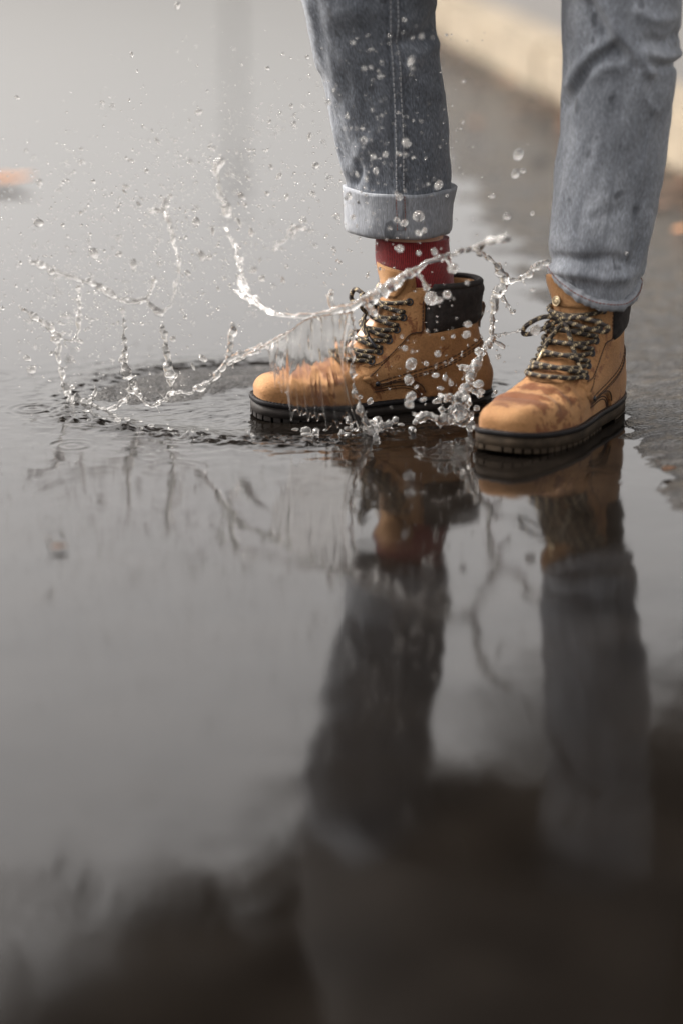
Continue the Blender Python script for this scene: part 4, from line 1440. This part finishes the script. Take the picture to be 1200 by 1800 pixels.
# -- frothy column and low froth between the boots
mb = MB()
strand_geo(mb, [(842, 630, -0.13, 9), (832, 645, -0.135, 11), (828, 660, -0.14, 11), (820, 680, -0.145, 14), (812, 700, -0.15, 15), (806, 720, -0.155, 17), (815, 740, -0.16, 20)], 2.2, 0.5)
strand_geo(mb, [(824, 684, -0.145, 7), (838, 690, -0.145, 7), (842, 698, -0.15, 6)], 0.8, 0.4)
strand_geo(mb, [(828, 655, -0.14, 8), (814, 645, -0.14, 8), (808, 648, -0.14, 6)], 0.5, 0.3)
for i in range(46):
    t = rnd.random()
    x = 780 + 60*rnd.random() - 14*t; y = 752 - 60*t + rnd.uniform(-6, 6)
    blob_px(mb, x + (1-t)*rnd.uniform(-14, 14), y, -0.155 + rnd.uniform(-0.012, 0.012), rnd.uniform(3, 9))
strand_geo(mb, [(730, 745, -0.165, 10), (738, 733, -0.165, 10), (755, 730, -0.165, 9), (768, 738, -0.165, 7), (790, 742, -0.16, 9)], 1.5, 0.5)
fuse('froth_column', mb, splash, 0.0012)
mb = MB()
for i in range(70):
    t = rnd.random()
    th = R(-165 + 130*t)
    rho = 1.0 + 0.05*noise.noise(Vector((math.cos(th)*3, math.sin(th)*3, 1.7))) + rnd.gauss(0, 0.05)
    p = Vector((CX + RX*rho*math.cos(th), CY + RY*rho*math.sin(th), rnd.uniform(0.002, 0.009)))
    mb.blob(p, rnd.uniform(0.0010, 0.0036) * (1.5 if t > 0.6 else 1), 1, (rnd.uniform(0.8, 2.0), 1, rnd.uniform(0.5, 1.2)), 0.4)
for i in range(26):
    x = rnd.gauss(650, 22); p = ground(x, rnd.uniform(742, 775)); p.z = rnd.uniform(0.002, 0.012)
    mb.blob(p, rnd.uniform(0.002, 0.006), 1, (1, 1, 1.2), 0.3)
tag(fuse('rim_froth', mb, splash, 0.0013, 2), kind='stuff')

# ------------------------------------------------------------------ droplets in the air
drop_meshes = []
for q in range(8):
    bm = bmesh.new(); bmesh.ops.create_icosphere(bm, subdivisions=3, radius=1.0)
    o_ = Vector((q*13.1, 0, 0))
    for v in bm.verts:
        s = 1 + (0.22 if q % 3 else 0.06) * noise.noise(v.co*0.9 + o_)
        v.co = Vector((v.co.x*s, v.co.y*s, v.co.z*s*(1 + 0.18*(q % 3))))
    me = bpy.data.meshes.new('water_droplet'); bm.to_mesh(me); bm.free()
    me.polygons.foreach_set('use_smooth', [True]*len(me.polygons)); me.materials.append(M['water'])
    drop_meshes.append(me)
DROP_LABEL = {(735, 380): 'large oval water drop in front of the turned-up cuff', (910, 272): 'large round water drop in the gap between the two legs, topmost there',
    (905, 305): 'larger of the two water drops just below the topmost drop between the legs', (918, 300): 'smaller of the two water drops just below the topmost drop between the legs',
    (940, 581): 'round water drop in front of the lace loop of the right-hand boot', (757, 524): 'left water drop of the pair in front of the dark collar', (785, 518): 'right water drop of the pair in front of the dark collar',
    (722, 640): 'long slanted water drop before the heel panel of the splashed boot', (718, 668): 'upright water drop just above the welt of the splashed boot', (510, 672): 'large round drop before the toe of the splashed boot',
    (1100, 445): 'lone tiny water drop right of the paler trouser leg', (312, 10): 'blurred water drop at the top edge of the picture left of the legs', (840, 675): 'large water drop beside the froth at the heel of the splashed boot'}
def droplet(x, y, Y, r, st=1.0, rot=None):
    p = at(x, y, Y)
    if p.z < 0.012: return
    o = bpy.data.objects.new('water_droplet', rnd.choice(drop_meshes)); col.objects.link(o)
    o.location = p
    s = px_r(p, r)
    if st > 1.15 and rot is None: rot = -math.atan2(p.z + 0.02, p.x - CX) + rnd.gauss(0, 0.3)
    o.scale = (s*st, s, s/math.sqrt(st))
    o.rotation_euler = (rnd.uniform(-.5, .5), rnd.uniform(0, 3.14) if rot is None else rot, rnd.uniform(-.5, .5))
    tag(o, DROP_LABEL.get((x, y), 'small clear water droplet flying in the air around the splash'), 'water droplet', 'water droplets flung up by the splash')
big = [(735, 380, 11), (910, 272, 11), (905, 305, 8), (918, 300, 5), (757, 524, 10), (785, 518, 9), (771, 528, 5), (722, 640, 10), (718, 668, 9), (795, 472, 9), (763, 443, 6), (735, 445, 5), (702, 437, 7),
       (766, 705, 6), (783, 703, 6), (718, 710, 9), (722, 697, 7), (743, 702, 5), (840, 675, 9), (845, 688, 5), (821, 570, 6), (819, 588, 5), (711, 612, 5), (769, 622, 6), (765, 660, 5), (781, 664, 5), (820, 497, 4), (745, 500, 4),
       (510, 672, 14), (482, 693, 5), (550, 733, 7), (481, 744, 3.5), (632, 698, 5), (650, 705, 5), (612, 345, 6), (710, 392, 6), (745, 405, 5), (701, 347, 6), (592, 380, 7), (620, 382, 5), (770, 325, 6), (660, 300, 5), (735, 410, 5),
       (180, 180, 4), (55, 650, 7), (48, 630, 6), (235, 465, 7), (165, 445, 8), (90, 478, 7), (68, 392, 7), (60, 648, 6), (110, 556, 5), (70, 320, 5), (365, 615, 6), (357, 630, 6), (215, 545, 6), (345, 390, 7), (300, 345, 5),
       (425, 345, 6), (470, 340, 5), (355, 450, 8), (368, 452, 7), (330, 480, 5), (445, 475, 6), (460, 490, 7), (402, 700, 4), (490, 310, 5), (865, 345, 5), (935, 375, 4), (890, 380, 6), (935, 510, 4), (1100, 445, 2.5), (940, 581, 9), (875, 627, 4),
       (640, 120, 4), (710, 35, 4), (667, 135, 4), (620, 75, 4), (740, 65, 4), (610, 205, 4), (640, 245, 5), (725, 120, 4), (655, 275, 4), (700, 270, 4), (540, 100, 4), (516, 218, 5), (232, 96, 4), (470, 120, 4), (312, 10, 5)]
for x, y, r in big:
    Yv = rnd.uniform(-0.26, -0.12) if x > 560 else rnd.uniform(-0.15, 0.35)
    droplet(x, y, Yv, r*rnd.uniform(0.85, 1.05), rnd.choice((1, 1, 1.2, 1.5)))
cnt_d = len(big)
spray = MB()
def cloud():
    k = rnd.random()
    if k < 0.50:   return rnd.gauss(260, 170), rnd.gauss(400, 110)
    if k < 0.66:   return rnd.gauss(150, 100), rnd.gauss(560, 70)
    if k < 0.76:   return rnd.gauss(690, 80), rnd.gauss(250, 120)
    if k < 0.82:   return rnd.gauss(770, 60), rnd.gauss(640, 60)
    return rnd.gauss(480, 130), rnd.gauss(300, 130)
made = 0
while made < 205:
    x, y = cloud()
    if not (0 < x < 960 and 60 < y < 735): continue
    if x > 620 and y > 600 and rnd.random() < 0.3: continue
    Yv = rnd.uniform(-0.2, 0.45) if x < 560 else rnd.uniform(-0.27, -0.1)
    droplet(x, y, Yv, min(6.5, 2.4*math.exp(rnd.gauss(0.12, 0.36))), rnd.choice((1, 1.1, 1.3, 1.6, 2.0)))
    made += 1
made = 0
while made < 3000:
    x, y = cloud()
    if not (-20 < x < 1000 and 40 < y < 735): continue
    Yv = rnd.uniform(-0.25, 0.5) if x < 560 else rnd.uniform(-0.3, 0.2)
    p = at(x, y, Yv)
    if p.z < 0.012: continue
    spray.blob(p, px_r(p, min(3.4, 1.0*math.exp(abs(rnd.gauss(0, 0.48))))), 1, (rnd.uniform(0.8, 1.4), 1, rnd.uniform(0.7, 1.5)), 0.3)
    made += 1
sp = spray.build('water_spray', M['water'])
tag(sp, 'fine mist of tiny water drops around the splash', 'spray', kind='stuff')

# ================================================================== LEAVES, TREES, POST
def leaf_mesh(name, L, W, curl, mat, seed):
    rr = random.Random(seed)
    n, m = 14, 7
    V, F = [], []
    for i in range(n):
        t = i/(n-1)
        w = W*(math.sin(math.pi*t**0.8)**0.8)*(1 + 0.18*math.sin(t*25+seed)) + 0.0008
        for k in range(m):
            u = -1 + 2*k/(m-1)
            V.append((L*(t-0.5), w*u, curl*L*(4*(t-0.5)**2)*0.5 + abs(u)*w*0.35 + 0.002*rr.random()))
    F = [(i*m+k, (i+1)*m+k, (i+1)*m+k+1, i*m+k+1) for i in range(n-1) for k in range(m-1)]
    V += [(-L*0.5, 0, curl*L*0.5), (-L*0.68, 0.004, curl*L*0.5+0.01), (-L*0.68, 0.006, curl*L*0.5+0.012), (-L*0.5, 0.002, curl*L*0.5+0.002)]
    b = len(V) - 4
    F.append((b, b+1, b+2, b+3))
    me = bpy.data.meshes.new(name); me.from_pydata(V, [], F); me.polygons.foreach_set('use_smooth', [True]*len(F)); me.materials.append(mat)
    return me
def leaf(pos, L, W, curl, mat, rz, label, seed):
    o = bpy.data.objects.new('fallen_leaf', leaf_mesh('fallen_leaf', L, W, curl, mat, seed)); col.objects.link(o)
    md = o.modifiers.new('thickness', 'SOLIDIFY'); md.thickness = 0.0008
    o.location = pos; o.rotation_euler = (0.05, -0.04, rz)
    tag(o, label, 'leaf', 'fallen leaves lying singly on the wet road')
    return o
g = ground(10, 328); leaf((g.x, g.y, 0.008), 0.125, 0.030, 0.22, M['leaf'], 0.1, 'curled orange-brown leaf at the left edge of the picture', 1)
g = ground(105, 968); leaf((g.x, g.y, 0.003), 0.017, 0.005, 0.05, M['leafd'], 0.4, 'tiny dark leaf scrap floating in the puddle at lower left', 2)
g = ground(1175, 835); leaf((g.x, g.y, 0.006), 0.020, 0.006, 0.05, M['leafd'], 0.6, 'small soaked brown leaf scrap on the asphalt right of the boot', 3)
# leaf litter washed against the kerb: one mass
V, F = [], []
for i in range(900):
    t = rnd.random()
    s = -2 + 12*t
    dens = 0.5 + 0.5*noise.noise(Vector((s*1.3, 0, 5)))
    w = abs(rnd.gauss(0, 0.05 + 0.07*dens))
    if rnd.random() > 0.25 + 0.9*max(0, dens): continue
    c = KA + kd*s - kn*(w + 0.012); c.z = 0.008 + rnd.random()*0.03*math.exp(-w*9)
    L, W = rnd.uniform(0.03, 0.075), rnd.uniform(0.014, 0.03)
    a = rnd.uniform(0, 6.28); d = Vector((math.cos(a), math.sin(a), rnd.uniform(-.25, .25))); e = Vector((-math.sin(a), math.cos(a), rnd.uniform(-.3, .3)))
    b = len(V)
    for q, u in ((-0.5, 0), (-0.15, 0.5), (0.2, 0.4), (0.5, 0), (0.2, -0.4), (-0.15, -0.5)):
        V.append(c + d*L*q + e*W*u + Vector((0, 0, 0.006*abs(u)*rnd.random())))
    F.append(tuple(range(b, b+6)))
ll = mesh_obj('leaf_litter', V, F, M['leafd'], None, False)
ll.data.materials.append(M['leaf'])
for p in ll.data.polygons: p.material_index = 1 if rnd.random() < 0.04 else 0
tag(ll, 'brown leaf litter washed against the foot of the kerb', 'leaf litter', kind='stuff')

def tree(loc, h, crown_c, crown_r, nleaf, label, seed):
    rr = random.Random(seed)
    root = empty('street_tree', loc)
    tag(root, label, 'tree', 'street trees beyond the frame mirrored in the puddle')
    mb = MB()
    cc = Vector(crown_c)
    top = Vector((cc.x*0.35, cc.y*0.35, h*0.55))
    mb.tube([Vector((0, 0, -0.2)), Vector((0.02, 0, 0.4)), top*0.5 + Vector((0.05, 0, 0)), top, top.lerp(cc, 0.6)], [0.26, 0.19, 0.15, 0.12, 0.07], 12)
    tips = []
    for i in range(14):
        d = Vector((rr.gauss(0, 1), rr.gauss(0, 1), rr.gauss(0, 0.7))).normalized()
        e = cc + Vector((d.x*crown_r[0], d.y*crown_r[1], d.z*crown_r[2]))*0.75
        s = top.lerp(cc, rr.uniform(-0.2, 0.5))
        mb.tube([s, s.lerp(e, 0.5) + Vector((0, 0, 0.25)), e], [0.07, 0.045, 0.015], 7); tips.append(e)
    mb.build('trunk', M['bark'], root)
    # clumps of leaf-sized faces
    V, F = [], []
    cl = []
    for i in range(240):
        while True:
            d = Vector((rr.uniform(-1, 1), rr.uniform(-1, 1), rr.uniform(-1, 1)))
            if d.length < 1: break
        cl.append((cc + Vector((d.x*crown_r[0], d.y*crown_r[1], d.z*crown_r[2])), rr.uniform(0.55, 1.1)))
    for i in range(nleaf):
        c, s = rr.choice(cl)
        p = c + Vector((rr.gauss(0, 0.62), rr.gauss(0, 0.62), rr.gauss(0, 0.45)))*s
        a = Vector((rr.gauss(0, 1), rr.gauss(0, 1), rr.gauss(0, 1))).normalized(); b = a.orthogonal().normalized()
        L = rr.uniform(0.11, 0.20); k = len(V)
        V += [p - a*L, p + b*L*0.55, p + a*L, p - b*L*0.55]
        F.append((k, k+1, k+2, k+3))
    mesh_obj('crown', V, F, M['crown'], root, False)
    return root
tree((3.6, 11.0, 0.1), 8.5, (-1.4, -0.5, 8.6), (4.5, 2.4, 3.3), 76000, 'brown-leaved street tree on the pavement whose crown overhangs the road', 11)
tree((6.0, 4.0, 0.1), 7.5, (-0.8, 0.0, 6.2), (3.4, 3.6, 2.9), 26000, 'nearer brown-leaved street tree off to the right', 12)
tree((4.5, 20.0, 0.1), 10, (0.2, 0.0, 11.2), (4.6, 4.0, 3.4), 26000, 'farther brown-leaved street tree along the pavement', 13)

# slim lamp post far up the road; only its streak of a reflection shows
def lamp_post(loc):
    root = empty('lamp_post', loc)
    tag(root, 'slim dark lamp post far up the road, mirrored as a faint upright streak', 'lamp post')
    mb = MB(); mb.tube([(0, 0, -0.1), (0, 0, 0.5), (0, 0, 0.52), (0, 0, 3.4)], [0.08, 0.08, 0.04, 0.027], 14); mb.build('column', M['post'], root)
    mb = MB(); mb.tube([(0, 0, 3.38), (0, 0, 3.45), (0, 0, 3.8), (0, 0, 3.9)], [0.05, 0.07, 0.08, 0.04], 14); mb.build('lantern', M['post'], root)
lamp_post((-1.32, 27.0, 0.0))
